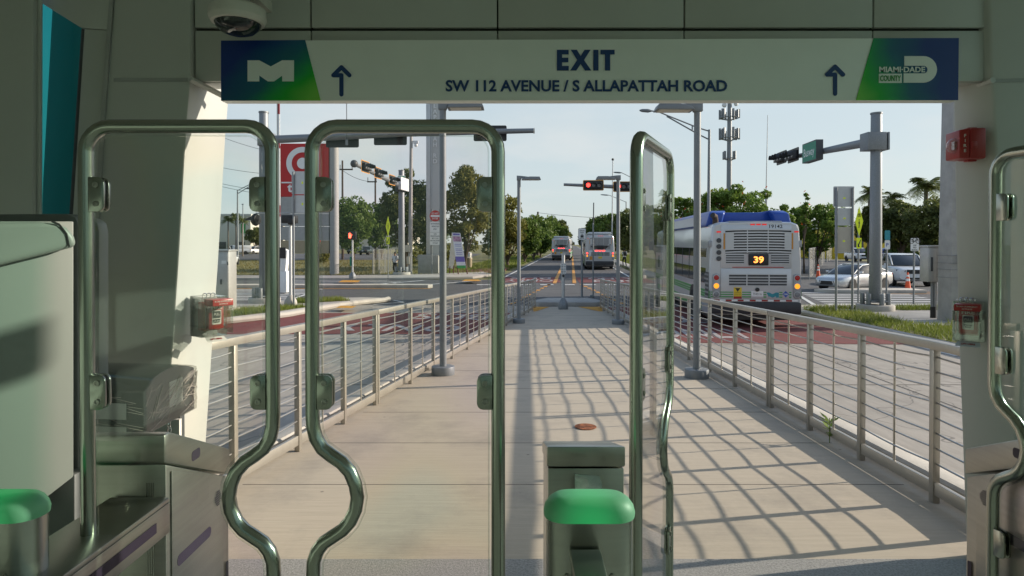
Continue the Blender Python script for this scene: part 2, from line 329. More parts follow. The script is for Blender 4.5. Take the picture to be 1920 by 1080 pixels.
# greenish light cap (translucent polycarbonate lit from inside)
M['greencap'] = pm('greencap', (.17, .33, .23), .5, var=.02)
def cap_glow():
    m = M['greencap']; n = m.node_tree; b = n.nodes["Principled BSDF"]; l = n.links.new
    t = n.nodes.new("ShaderNodeTexCoord"); g = n.nodes.new("ShaderNodeTexGradient"); g.gradient_type = 'SPHERICAL'
    mp_ = n.nodes.new("ShaderNodeMapping"); mp_.inputs["Scale"].default_value = (11, 11, 13); l(t.outputs["Object"], mp_.inputs[0]); l(mp_.outputs[0], g.inputs[0])
    mm = n.nodes.new("ShaderNodeMath"); mm.operation = 'MULTIPLY_ADD'; mm.inputs[1].default_value = .30; mm.inputs[2].default_value = .02; l(g.outputs["Fac"], mm.inputs[0])
    b.inputs["Emission Color"].default_value = (.0, 1, .22, 1); l(mm.outputs[0], b.inputs["Emission Strength"])
cap_glow()
# printed gradients of the direction sign
def gradmat(name, ax, c):
    m = pm(name, (.1, .1, .1), .4); n = m.node_tree; b = n.nodes["Principled BSDF"]; l = n.links.new
    t = n.nodes.new("ShaderNodeTexCoord"); d = n.nodes.new("ShaderNodeVectorMath"); d.operation = 'DOT_PRODUCT'; d.inputs[1].default_value = ax; l(t.outputs["Generated"], d.inputs[0])
    no = n.nodes.new("ShaderNodeTexNoise"); no.inputs["Scale"].default_value = 1.6; l(t.outputs["Generated"], no.inputs["Vector"])
    a = n.nodes.new("ShaderNodeMath"); a.operation = 'MULTIPLY_ADD'; a.inputs[1].default_value = .35; l(no.outputs["Fac"], a.inputs[0]); l(d.outputs["Value"], a.inputs[2])
    r = n.nodes.new("ShaderNodeValToRGB"); l(a.outputs[0], r.inputs[0]); e = r.color_ramp.elements
    e[0].position = c[0][0]; e[0].color = (*c[0][1], 1); e[1].position = c[-1][0]; e[1].color = (*c[-1][1], 1)
    for p, k in c[1:-1]: q = e.new(p); q.color = (*k, 1)
    l(r.outputs[0], b.inputs["Base Color"]); return m
GC = [(.2, (.003, .03, .20)), (.55, (.003, .12, .17)), (.85, (.01, .42, .03)), (1.15, (.26, .66, .08))]
GC = [(min(1, p / 1.2), c) for p, c in GC]
M['grad_l'] = gradmat('grad_l', (.62, 0, -.42), [(0.0, GC[0][1]), (.3, GC[1][1]), (.55, GC[2][1]), (.85, GC[3][1])])
M['grad_r'] = gradmat('grad_r', (.9, 0, .25), [(.12, GC[3][1]), (.38, GC[2][1]), (.7, GC[1][1]), (1.0, GC[0][1])])
# ================================================================== SETTING: ground, roads, kerbs, walkway
def axis(d): return .093 * d - .05                  # centre line of the bus road
def xl(d): return -2.6 + .149 * d                   # left railing line
def xr(d): return 2.70 + .021 * d                   # right railing line
def zw(d): return .62 if d < 4.0 else max(.012, .62 - (d - 4.0) * .0338)
def sheet(name, pts, z, mat, **k):
    mb = MB(); mb.poly([(p[0], p[1], z) for p in pts]); return struct(name, mb, mat, **k)
def slab(name, pts, z0, z1, mat, bevel=.02):
    mb = MB(); mb.prism([(p[0], p[1], z0) for p in pts], (0, 0, z1 - z0)); return struct(name, mb, mat, bevel=bevel)
def pg(lst, z=0.0): return [tuple(gd(x, y, z))[:2] for x, y in lst]
sheet("ground", [(-900, -200), (900, -200), (900, 1500), (-900, 1500)], -.03, M['lawn'])
sheet("road", [(-260, 20.5), (260, 20.5), (260, 41.5), (-260, 41.5)], -.012, M['asphalt'])
sheet("bus_road", [(axis(41) - 5, 41), (axis(41) + 5, 41), (axis(700) + 5, 700), (axis(700) - 5, 700)], -.010, M['asphalt'])
sheet("side_road", [(15.5, 41), (29, 41), (47, 74), (46, 105), (20, 105), (22, 74)], -.008, M['asphalt'])
sheet("highway", [(-220, 92), (-7, 92), (-7, 150), (-220, 150)], -.008, M['asphalt'])
sheet("bus_lane", [(-30, -20), (9.7, -20), (9.7, 23.5), (-9, 24.5), (-30, 24.5)], -.004, M['concrete'])
# joints in the concrete lanes
mb = MB()
for y in (6, 10.5, 15, 19.5): mb.bb(3.45, 9.4, y, y + .02, -.003, .0015); mb.bb(-12, xl(y) - .5, y, y + .02, -.003, .0015)
mb.bb(6.3, 6.32, -5, 22, -.003, .0015)
struct("lane_joint", mb, M['joint'])
# red bus-only pavement with lettering
def redlane(pts, z): return sheet("red_pavement", pts, z, M['redpave'])
redlane([(xr(15) + .45, 15.0), (9.5, 14.7), (9.5, 23.4), (xr(23) + .3, 23.4)], .004)
redlane([(-12, 16.4), (xl(16.4) - .5, 16.4), (xl(21.4) - .45, 21.4), (-12, 21.4)], .004)
redlane([(axis(39.5) - 4.7, 38.4), (axis(39.5) - .7, 38.4), (axis(44) - .8, 44.5), (axis(44) - 4.9, 44.5)], .000)
redlane([(axis(39.5) + .4, 38.0), (axis(39.5) + 5.0, 38.0), (axis(44) + 5.0, 44.0), (axis(44) + .3, 44.0)], .000)
mb = MB(); ax_ = V((.093, 1, 0)).normalized(); rx_ = V((1, -.093, 0)).normalized()
def gtext(mb, t, x, y, h, wd, flip=False):
    s = -1 if flip else 1; mb.text(t, (x, y, .009), rx_ * s, ax_ * s, h, width=wd, bold=.012, t=.001)
gtext(mb, "BUS", 4.9, 19.6, 1.7, 2.2); gtext(mb, "ONLY", 4.9, 16.6, 1.7, 2.5)
gtext(mb, "BUS", -1.9, 20.3, 1.5, 2.4, True); gtext(mb, "ONLY", -3.2, 17.6, 1.3, 3.6, True)
gtext(mb, "BUS", axis(43) - 2.7, 43.0, 1.9, 2.7, True); gtext(mb, "ONLY", axis(41) - 2.7, 40.2, 2.0, 3.0, True)
gtext(mb, "ONLY", axis(43) + 2.6, 42.4, 1.9, 3.0); gtext(mb, "BUS", axis(41) + 2.6, 39.6, 2.0, 2.7)
struct("road_marking", mb, M['hazedpaint'])
# edge lines, crosswalk bars, stop bars
mb = MB()
def line(mb, p, q, wd, z=.004):
    p, q = V((*p, 0)), V((*q, 0)); n = (q - p).normalized().cross(V((0, 0, 1))) * (wd / 2)
    mb.poly([(a.x, a.y, z) for a in (p - n, q - n, q + n, p + n)])
line(mb, (axis(38) - 4.6, 38), (axis(500) - 4.6, 500), .16); line(mb, (axis(44) + 4.1, 44), (axis(500) + 4.1, 500), .16)
line(mb, (9.2, 13.2), (9.05, 22), .12)
for i in range(9): line(mb, (axis(36) - 5 + i * 1.2 - .3, 36.2), (axis(36) - 5 + i * 1.2 + .45, 36.2), .55)
for i in range(8):                                   # crosswalk at the right of the island
    y = 23.6 + i * .95; line(mb, (11.6 + .28 * (y - 23), y), (16.5 + .28 * (y - 23), y), .34)
line(mb, (11.2, 23.4), (13.6, 31), .16)
for i in range(8): y = 26.4 + i * .85; line(mb, (-15.4, y), (-9.6, y), .34)
line(mb, (-9.1, 25.8), (-9.8, 33), .16)
for i in range(9): y = 34.3 + i * .8; line(mb, (-14.5, y), (-6.8 - (i > 6), y), .25)
line(mb, (-6.3, 34), (-2.0, 40.4), .3); line(mb, (-9.0, 34), (-5.6, 40.4), .3)
line(mb, tuple(gd(738, 563))[:2], tuple(gd(757, 567))[:2], .12); line(mb, tuple(gd(757, 567))[:2], tuple(gd(700, 571))[:2], .1)
for x0 in (-60, -40, 24, 44, 64): line(mb, (x0, 29.5), (x0 + 9, 29.5), .13); line(mb, (x0, 37.4), (x0 + 9, 37.4), .13)
struct("lane_line", mb, M['paint'])
mb = MB()
line(mb, (axis(37.5) - .95, 37.5), (axis(400) - .55, 400), .22); line(mb, (axis(37.5) + .22, 37.5), (axis(400) + .18, 400), .22)
for i in range(9):
    y = 24.6 + i * 1.4; line(mb, (axis(y) - 1.2 - (36.5 - y) * .09, y), (axis(y + .7) - 1.2 - (35.8 - y) * .09, y + .7), .2)
    line(mb, (axis(y) + .6 + (36.5 - y) * .12, y), (axis(y + .7) + .6 + (35.8 - y) * .12, y + .7), .2)
line(mb, (-120, 31.6), (-4.2, 33.0), .14); line(mb, (-120, 31.9), (-4.2, 33.3), .12); line(mb, (14.6, 30.6), (120, 30.6), .14); line(mb, (17, 29.6), (120, 29.6), .14)
struct("centre_line", mb, M['orangepaint'])
# median strips in the cross street
slab("median_kerb", [(-120, 32.2), (-4.4, 33.5), (-4.2, 33.9), (-4.5, 34.3), (-120, 34.1)], -.02, .17, M['kerb'])
slab("median_kerb", [(15.4, 29.9), (14.4, 30.5), (15.4, 31.2), (19.4, 31.4), (19.4, 29.9)], -.02, .16, M['kerb'])
slab("median_kerb", [(22.8, 29.7), (22.3, 30.3), (22.8, 30.9), (90, 31.2), (90, 29.7)], -.02, .16, M['kerb'])
# far side pavements
slab("pavement", [(-140, 40.9), (-8, 40.9), (-2.6, 42.6), (-1.4, 46), (-2.2, 50), (-6, 46.4), (-12, 44.3), (-140, 44.3)], -.02, .14, M['sidewalk'])
slab("pavement", [(-1.2, 46), (-.9, 50), (-.2, 60), (-1.6, 60), (-5, 52)], -.02, .10, M['redpave'])
slab("pavement", [(axis(44) + 5.3, 43.5), (20, 42), (16, 46), (axis(50) + 6.2, 48), (axis(90) + 6.2, 90), (axis(90) + 5.3, 90)], -.02, .14, M['sidewalk'])
slab("pavement", [(31, 41), (110, 41), (110, 44), (33, 44)], -.02, .14, M['sidewalk'])
sheet("tactile_pad", pg([(634, 529), (672, 529), (676, 525), (642, 525)], .15), .146, M['tactile'])
sheet("tactile_pad", pg([(866, 527), (903, 527), (897, 524), (872, 524)], .15), .146, M['tactile'])
# near left island
LI = [(-30, 15), (-12, 16.4), (-8.25, 18.4), (-7.1, 20.2), (-6.6, 22.3), (-5.9, 24.2), (-5.05, 25.4), (-5.0, 25.9), (-6.2, 26.2), (-9.0, 25.4), (-9.2, 23.4), (-15.5, 23.2), (-30, 23.2)]
slab("island", LI, -.02, .13, M['sidewalk'])
mb = MB(); mb.tube([(*p, .085) for p in LI[1:8]], .10, 8); struct("kerb", mb, M['kerb'])
sheet("tactile_pad", pg([(629, 576), (660, 577), (668, 573), (640, 572)], .15), .134, M['tactile'])
# near right island
RI = [(9.55, 3), (9.5, 15), (9.35, 19), (9.2, 21), (9.5, 22.0), (10.4, 22.4), (14.5, 22.6), (30, 22.6), (30, 3)]
slab("island", RI, -.02, .13, M['sidewalk'])
mb = MB(); mb.tube([(*p, .085) for p in RI[0:7]], .10, 8); struct("kerb", mb, M['kerb'])
# walkway: one continuous ramp with kerbs
ds = [3.42, 4.0] + [4 + 18.0 * i / 18 for i in range(1, 19)] + [23.4]
mb = MB()
mb.loft([[(xl(d) - .12, d, -.02), (xl(d) - .12, d, zw(d)), (xr(d) + .12, d, zw(d)), (xr(d) + .12, d, -.02)] for d in ds])
struct("walkway", mb, M['walk'])
mb = MB()
for d in (4.55, 5.62, 6.8, 8.1, 9.5, 11.0, 12.6, 14.3, 16.1, 18.0, 20.0):
    mb.box(((xl(d) + xr(d)) / 2, d, zw(d)), (xr(d) - xl(d), .008, .003))
struct("walkway_joint", mb, M['joint'])
for sx_, fx in ((-1, xl), (1, xr)):
    mb = MB()
    mb.loft([[(fx(d) + sx_ * .13, d, -.02), (fx(d) + sx_ * .13, d, zw(d) + .085), (fx(d) + sx_ * .15, d, zw(d) + .105), (fx(d) + sx_ * .34, d, zw(d) + .10), (fx(d) + sx_ * .37, d, zw(d) + .08), (fx(d) + sx_ * .38, d, -.02)] for d in ds[:-2]])
    struct("kerb", mb, M['kerb'])
sheet("tactile_pad", [(xl(21.6) + .1, 21.5), (xl(21.6) + .75, 23.3), (xl(23.3) - .1, 23.35)], .022, M['tactile'])
sheet("tactile_pad", [(xr(21.6) - .1, 21.5), (xr(21.6) - .75, 23.3), (xr(23.3) + .1, 23.35)], .022, M['tactile'])
slab("refuge_island", [(xl(23.4) + .1, 23.6), (xr(23.4) - .1, 23.6), (xr(24) + .3, 24.2), (xr(25) - .2, 25.6), (xl(25) + .3, 25.6), (xl(24) - .3, 24.2)], -.02, .16, M['sidewalk'])
# station platform
mb = MB(); mb.bb(-7, 7, -9, 3.41, .0, .632); struct("platform", mb, M['terrazzo'])
# drain opening in the left kerb, rusty cover in the walkway
mb = MB(); mb.lathe([(.0, .0), (.105, .0), (.105, .003), (.085, .004), (.0, .002)], (gd(1098, 800, zw(5.9)).x, gd(1098, 800, zw(5.9)).y, zw(6.0) + .003), 20)
tag(mb.build("manhole_cover", M['rust']), "small round rusty cover set in the concrete walkway", "manhole cover")
# lawns and grass strips
def blades(name, regions, n, h, mat, wd=.012):
    vs = []; fs = []
    for (pts, z, share) in regions:
        pts = np.array(pts); x0, y0 = pts.min(0); x1, y1 = pts.max(0); k = 0; want = int(n * share)
        while k < want:
            q = RNG.uniform((x0, y0), (x1, y1), (want, 2)); ins = np.zeros(len(q), bool); j = len(pts) - 1
            for i in range(len(pts)):
                a, b = pts[i], pts[j]; c = ((a[1] > q[:, 1]) != (b[1] > q[:, 1])) & (q[:, 0] < (b[0] - a[0]) * (q[:, 1] - a[1]) / (b[1] - a[1] + 1e-12) + a[0]); ins ^= c; j = i
            for p in q[ins]:
                if k >= want: break
                k += 1; an = random.uniform(0, 2 * PI); hh = h * random.uniform(.5, 1.25); dx, dy = math.cos(an) * wd, math.sin(an) * wd; lx, ly = random.gauss(0, .35) * hh, random.gauss(0, .35) * hh
                b = len(vs); vs += [(p[0] - dx, p[1] - dy, z), (p[0] + dx, p[1] + dy, z), (p[0] + lx, p[1] + ly, z + hh)]; fs.append((b, b + 1, b + 2))
    me = bpy.data.meshes.new(name); me.from_pydata(vs, [], fs); me.materials.append(mat); o = bpy.data.objects.new(name, me); COL.objects.link(o); o["kind"] = "stuff"; return o
gr = [([(9.9, 11), (9.75, 15), (9.6, 19.6), (9.7, 21.4), (10.6, 21.6), (11.2, 20), (10.9, 17.2), (12.4, 17.0), (12.6, 11)], .12, .55),
      ([(9.9, 21.9), (18, 22.3), (18, 21.2), (13, 21.0), (10.6, 21.6)], .12, .25), ([(11.9, 17.6), (17.5, 17.6), (17.5, 16.2), (12.5, 16.2)], .12, .2)]
tag(blades("grass", gr, 15000, .16, M['grass']), "bright green grass around the traffic pole on the right island", "grass")
for k, g in enumerate(gr): sheet("grass_bed", g[0], .134, M['lawn'])
gl = [([(-8.7, 18.7), (-7.6, 20.6), (-7.05, 22.2), (-7.6, 22.4), (-9.6, 21.0), (-14, 20.3), (-14, 18.4)], .12, .8), ([(-8.0, 23.3), (-6.2, 24.6), (-6.9, 25.4), (-8.4, 25.0)], .12, .2)]
tag(blades("grass", gl, 9000, .16, M['grass']), "green grass strip behind the left kerb", "grass")
for k, g in enumerate(gl): sheet("grass_bed", g[0], .134, M['soil'] if k else M['lawn'])
gf = [([(axis(44) - 5.4, 45), (axis(44) - 10, 50), (axis(120) - 12, 120), (axis(120) - 5.2, 120)], 0, .5), ([(axis(60) + 6.6, 60), (axis(60) + 12, 60), (axis(140) + 12, 140), (axis(140) + 5.4, 140)], 0, .5)]
tag(blades("grass", gf, 22000, .22, M['grass'], .035), "sunlit grass verges along the far bus road", "grass")
gd_ = [([(-36, 44.6), (-8, 44.6), (-4, 50), (-6, 90), (-60, 90)], 0, .75), ([(-12.5, 44.4), (-3.0, 44.6), (-3.4, 46.4), (-12.5, 46.2)], .0, .25)]
tag(blades("grass", gd_, 26000, .14, M['grass_dry'], .03), "dry patchy lawn under the store pylon", "grass")
# ================================================================== STATION BUILDING
PZ = .632
st = thing("station_building", "white panelled bus station hall with tall tapering columns framing the exit", "building", (0, 3.3, PZ))
def pxprism(pts, y0, y1): mb = MB(); mb.prism([at(x, y, y0) for x, y in pts], (0, y1 - y0, 0)); return mb
mb = pxprism([(205, -330), (357, -330), (357, 150), (351, 220), (335, 500), (321, 700), (308, 900), (296, 1075), (150, 1075), (170, 700), (195, 220), (213, 0)], 3.3, 3.75)
mb.build("column", M['panel'], st, bevel=.012)
mb = MB(); mb.loft([[at(x, y, 3.3) for x, y in ((1845, -330), (1860, 150), (1875, 380), (1890, 600), (1908, 880), (1920, 1075), (2230, 1075), (2230, -330))], [at(x, y, 3.48) for x, y in ((1772, -330), (1786, 150), (1790, 380), (1795, 600), (1805, 880), (1812, 1075), (2200, 1075), (2200, -330))]])
mb.build("column", M['panel'], st, bevel=.012)
# seams and trims on the columns
mb = MB(); mb.px([(213, 146), (357, 146), (357, 153), (213, 153)], 3.296, .003); mb.build('seam', M['colgrey'], st); mb = MB(); mb.px([(209, -60), (216, -60), (196, 222), (150, 1040), (143, 1040), (188, 222)], 3.29, .009); mb.build('seam', M['colgrey'], st); mb = MB()
mb.px([(1861, 148), (2000, 145), (2000, 151), (1861, 155)], 3.296, .003); mb.build("seam", M['colgrey'], st)
for a, b in (((356, 148), (430, 186)), ((1862, 150), (1800, 176))):
    mb = MB(); pa, pb = at(*a, 3.28), at(*b, 3.5); mb.tube([pa, pb], .016, 6); mb.build("trim", M['panel'], st)
# header band above the opening, with panel joints
x0, x1 = at(375, 0, 3.35).x, at(1842, 0, 3.35).x
zt, zg, zb = at(0, 52, 3.33).z, at(0, 56, 3.33).z, at(0, 155, 3.35).z
mb = MB(); mb.bb(x0 - .35, x1 + .2, 3.36, 3.49, zb, 4.75); mb.build("lintel", M['panel'], st)
sx4 = [at(x, 0, 3.33).x for x in (583, 933, 1283, 1637)]
edges = [x0 - .02] + sx4 + [x1]
for a, b in zip(edges[:-1], edges[1:]):
    mb = MB(); mb.bb(a + .004, b - .004, 3.325, 3.356, zt, zt + .62); mb.build("header_panel", M['panel'], st, bevel=.004)
    mb = MB(); mb.bb(a + .003, b - .003, 3.33, 3.356, zb + .002, zg - .004); mb.build("header_panel", M['panel'], st, bevel=.004)
mb = MB(); mb.bb(x0 - .02, x1, 3.352, 3.3595, zg - .01, zt + .7); mb.build("joint", M['gap'], st)
# side wall with the teal window left of the column
def lw(name, pts, y, t, mat, bev=.004): pxprism(pts, y, y + t).build(name, mat, st, bevel=bev)
lw("wall_panel", [(-420, -330), (62, -330), (62, 0), (60, 420), (60, 1060), (-420, 1060)], 3.2, .03, M['panel'])
lw("window_frame", [(61, -40), (76, -30), (75, 420), (75, 640), (61, 640)], 3.232, .018, M['panel'])
lw("window_frame", [(75, -330), (209, -330), (209, 56), (152, 52), (75, 4)], 3.3, .05, M['panel'])
lw("window_frame", [(152, 53), (160, 53), (135, 420), (128, 640), (119, 640), (128, 420)], 3.32, .06, M['darkgrey'])
lw("wall_panel", [(158, 54), (207, 57), (194, 230), (175, 640), (128, 640), (135, 420)], 3.31, .1, M['panel'])
lw("wall_panel", [(60, 640), (200, 640), (180, 1060), (60, 1060)], 3.3, .12, M['panel'])
lw("window_pane", [(74, 0), (154, 50), (130, 430), (122, 642), (74, 642)], 3.36, .012, M['glass_teal'], 0)
mb = pxprism([(101, -60), (190, -60), (190, 700), (70, 700), (79, 345)], 4.0, 4.35); mb.build("column", M['panel'], st, bevel=.01)
# long walls, roof: right wall of green glass with mullions
XW = 3.75
mb = MB(); mb.bb(-4.2, 4.3, -8.0, 3.56, 4.76, 4.95); mb.build("roof", M['ceiling'], st)
for k in range(8):
    y0 = 3.02 - 1.36 * k
    mb = MB(); mb.bb(XW - .05, XW + .05, y0 - .04, y0 + .04, PZ, 4.755); mb.build("mullion", M['panel'], st, bevel=.006)
mb = MB(); mb.bb(XW - .04, XW + .04, -7.9, 3.29, PZ, PZ + .35); mb.bb(XW - .035, XW + .035, -7.9, 3.29, 2.85, 2.93); mb.bb(XW - .045, XW + .045, -7.9, 3.29, 3.90, 4.06); mb.build("transom_shade_bar", M['panel'], st)  # top bar added out of view to drop a shadow band on the ticket machine
mb = MB(); mb.bb(XW - .006, XW + .006, -7.9, 3.29, PZ + .351, 4.755); mb.build("window_pane", M['glass_green'], st)
mb = MB(); mb.bb(-3.5, -3.4, -8, 3.2, PZ, 4.755); mb.build("wall", M['panel'], st)
mb = MB(); mb.bb(-3.39, XW - .06, -8.0, -7.99, PZ, 4.755); mb.build("window_pane", M['glass_back'], st)
for k in range(6):
    mb = MB(); x = -3.3 + k * 1.35; mb.bb(x, x + .09, -7.98, -7.9, PZ, 4.755); mb.build("mullion", M['panel'], st, bevel=.006)
# ------------------------------------------------------------------ direction sign
SY = 3.2
sg = thing("exit_sign", "long white overhead sign reading EXIT SW 112 AVENUE / S ALLAPATTAH ROAD", "sign", at(1106, 190, SY))
b0, b1, b2, b3 = (414, 76), (1798, 71), (1797, 188), (414, 189)
mb = pxprism([b0, b1, b2, b3], SY, SY + .07); mb.build("board", M['signwhite'], sg, bevel=.003)
Yf = SY - .003
mb = MB(); mb.px([(414.3, 76), (572, 75), (601, 188.6), (414.3, 188.8)], Yf, .002); mb.build("panel", M['grad_l'], sg)
mb = MB(); mb.px([(1638, 71.5), (1798, 71.2), (1796.7, 187.8), (1605, 188)], Yf, .002); mb.build("panel", M['grad_r'], sg)
mb = MB(); mb.px([(464, 113), (486, 113), (507.6, 124.5), (529, 113), (551, 113), (551, 152.5), (529, 152.5), (529, 141.5), (513.5, 152.5), (502, 152.5), (486, 141.5), (486, 152.5), (464, 152.5)], Yf - .002, .002)
mb.build("emblem", M['signwhite'], sg)
mb = MB(); RX, UZ = V((1, 0, 0)), V((0, 0, 1)); S_ = SY / F
def zx(x, y): return 1340 + x / 3.31, y / 3.31
pts = [zx(1178, 348), zx(1296, 348)] + [zx(1296 + 84 * math.sin(a), 430.5 - 82.5 * math.cos(a)) for a in [PI * i / 14 for i in range(1, 14)]] + [zx(1296, 513), zx(1173, 513), zx(1173, 455), zx(1300, 455)]
pts += [zx(1300 + 22 * math.sin(a), 431.5 + 23.5 * math.cos(a)) for a in [PI * i / 8 for i in range(1, 8)]] + [zx(1300, 408), zx(1178, 408)]
mb.px(pts, Yf - .002, .002); mb.px([zx(1020, 457), zx(1162, 457), zx(1162, 514), zx(1020, 514)], Yf - .002, .002)
cx, cy = zx(1163, 432); mb.text("MIAMI\u00b7DADE", at(cx, cy, Yf - .0015), RX, UZ, 32 / 3.31 * S_, width=283 / 3.31 * S_, bold=.025, t=.002)
mb.build("emblem", M['signwhite'], sg)
mb = MB(); cx, cy = zx(1091, 486); mb.text("COUNTY", at(cx, cy, Yf - .003), RX, UZ, 33 / 3.31 * S_, width=128 / 3.31 * S_, bold=.02, t=.002); mb.build("lettering", M['stripe'], sg)
mb = MB(); eq = lambda pts: mb.px([(800 + x / 3.43, y / 3.43) for x, y in pts], Yf - .002, .002)
eq([(838, 320), (913, 320), (913, 349), (871, 349), (871, 371), (911, 371), (911, 400), (871, 400), (871, 424), (914, 424), (914, 453), (838, 453)])
eq([(923, 453), (968, 385), (927, 320), (966, 320), (991, 360), (1015, 320), (1054, 320), (1012, 386), (1059, 453), (1019, 453), (990, 411), (963, 453)])
eq([(1072, 320), (1105, 320), (1105, 453), (1072, 453)]); eq([(1118, 320), (1209, 320), (1209, 349), (1180, 349), (1180, 453), (1147, 453), (1147, 349), (1118, 349)])
mb.build('lettering', M['navy'], sg); mb = MB(); mb.text("SW 112 AVENUE / S ALLAPATTAH ROAD", at(1099.5, 161, Yf), RX, UZ, 19.5 * S_, width=526 * S_, bold=.027, t=.002); mb.build("lettering", M['navy'], sg)
for ox in (0, 926):
    oy = -1.3 if ox else 0; w_ = 4 ; mb = MB()
    def seg(a, b, r=3.9):
        (xa, ya), (xb, yb) = a, b; L_ = math.hypot(xb - xa, yb - ya); tx, ty = (xb - xa) / L_, (yb - ya) / L_; an = math.atan2(ty, tx); P_ = []
        for i in range(9): q = an + PI / 2 - PI * i / 8; P_.append((xb + r * math.cos(q), yb + r * math.sin(q)))
        for i in range(9): q = an - PI / 2 - PI * i / 8; P_.append((xa + r * math.cos(q), ya + r * math.sin(q)))
        k = seg.k; seg.k += 1; mb.px([(x + ox, y + oy) for x, y in P_], Yf - .0006 * k, .002)
    seg.k = 0
    for a, b in (((640, 177), (640, 141)), ((640, 141), (625, 141)), ((625, 141), (640, 126)), ((640, 126), (655, 141))): seg(a, b)
    mb.build("arrow", M['navy'], sg)
for x in (700, 1500):
    p = at(x, 75, SY + .03); mb = MB(); mb.bb(p.x - .02, p.x + .02, SY + .03, 3.324, p.z - .10, p.z - .05); mb.build("bracket", M['greypaint'], sg)
# ------------------------------------------------------------------ dome camera on the header
c = at(446, 30, 3.05); k_ = 3.05 / F
dc = thing("dome_camera", "white round security camera with dark dome hung from the header", "camera", (c.x, c.y, c.z))
mb = LB(); mb.lathe([(.0, .042), (.11, .042), (.128, .03), (.131, -.012), (.118, -.036), (.0, -.036)], (0, 0, 0), 28); mb.build("housing", M['wht_dirty'], dc, bevel=.002)
mb = LB(); mb.lathe([(.105, -.037), (.098, -.055), (.072, -.078), (.035, -.09), (.0, -.092)], (0, 0, 0), 24); mb.build("dome", M['glass_dark'], dc)
mb = LB(); mb.cyl((0, 0, .043), (0, 0, .12), .035, .03, 14); mb.box((.035, .14, .14), (.05, .28, .05)); mb.build("bracket", M['wht_dirty'], dc)
# ------------------------------------------------------------------ fire strobe on the right column
p = at(1806, 272, 3.37); k_ = 3.48 / F
fs = thing("fire_alarm", "red fire alarm with clear strobe high on the right column", "fire alarm", p, R(-6)); fs.scale = (.86, .86, .86)
mb = LB(); mb.box((.045, 0, 0), (.09, .15, .185)); mb.build("back_box", M['red'], fs, bevel=.012)
mb = LB(); mb.prism([(0, -.07, -.092), (-.05, -.05, -.085), (-.05, -.05, .085), (0, -.07, .092)], (0, .15, 0)); mb.build("housing", M['red'], fs, bevel=.008)
mb = LB(); mb.sph((-.055, -.005, -.005), .042, (1, .8, 1.1), 14, 8); mb.build("strobe", M['glass_clear'], fs)
mb = LB(); mb.box((-.056, -.005, -.005), (.012, .03, .05)); mb.build("reflector", M['chrome'], fs)
mb = LB()
for i, ch in enumerate("FIRE"): mb.text(ch, (-.024, -.0625, .048 - i * .03), (.93, -.37, 0), (0, 0, 1), .017, bold=.02, t=.002)
mb.build("lettering", M['wht_dirty'], fs)
for c_, d_ in (((.04, 0, .097), (.05, .05, .012)), ((.04, 0, -.097), (.05, .05, .012)), ((.02, -.077, -.01), (.03, .01, .04))): mb = LB(); mb.box(c_, d_); mb.build("lug", M['red'], fs, bevel=.003)
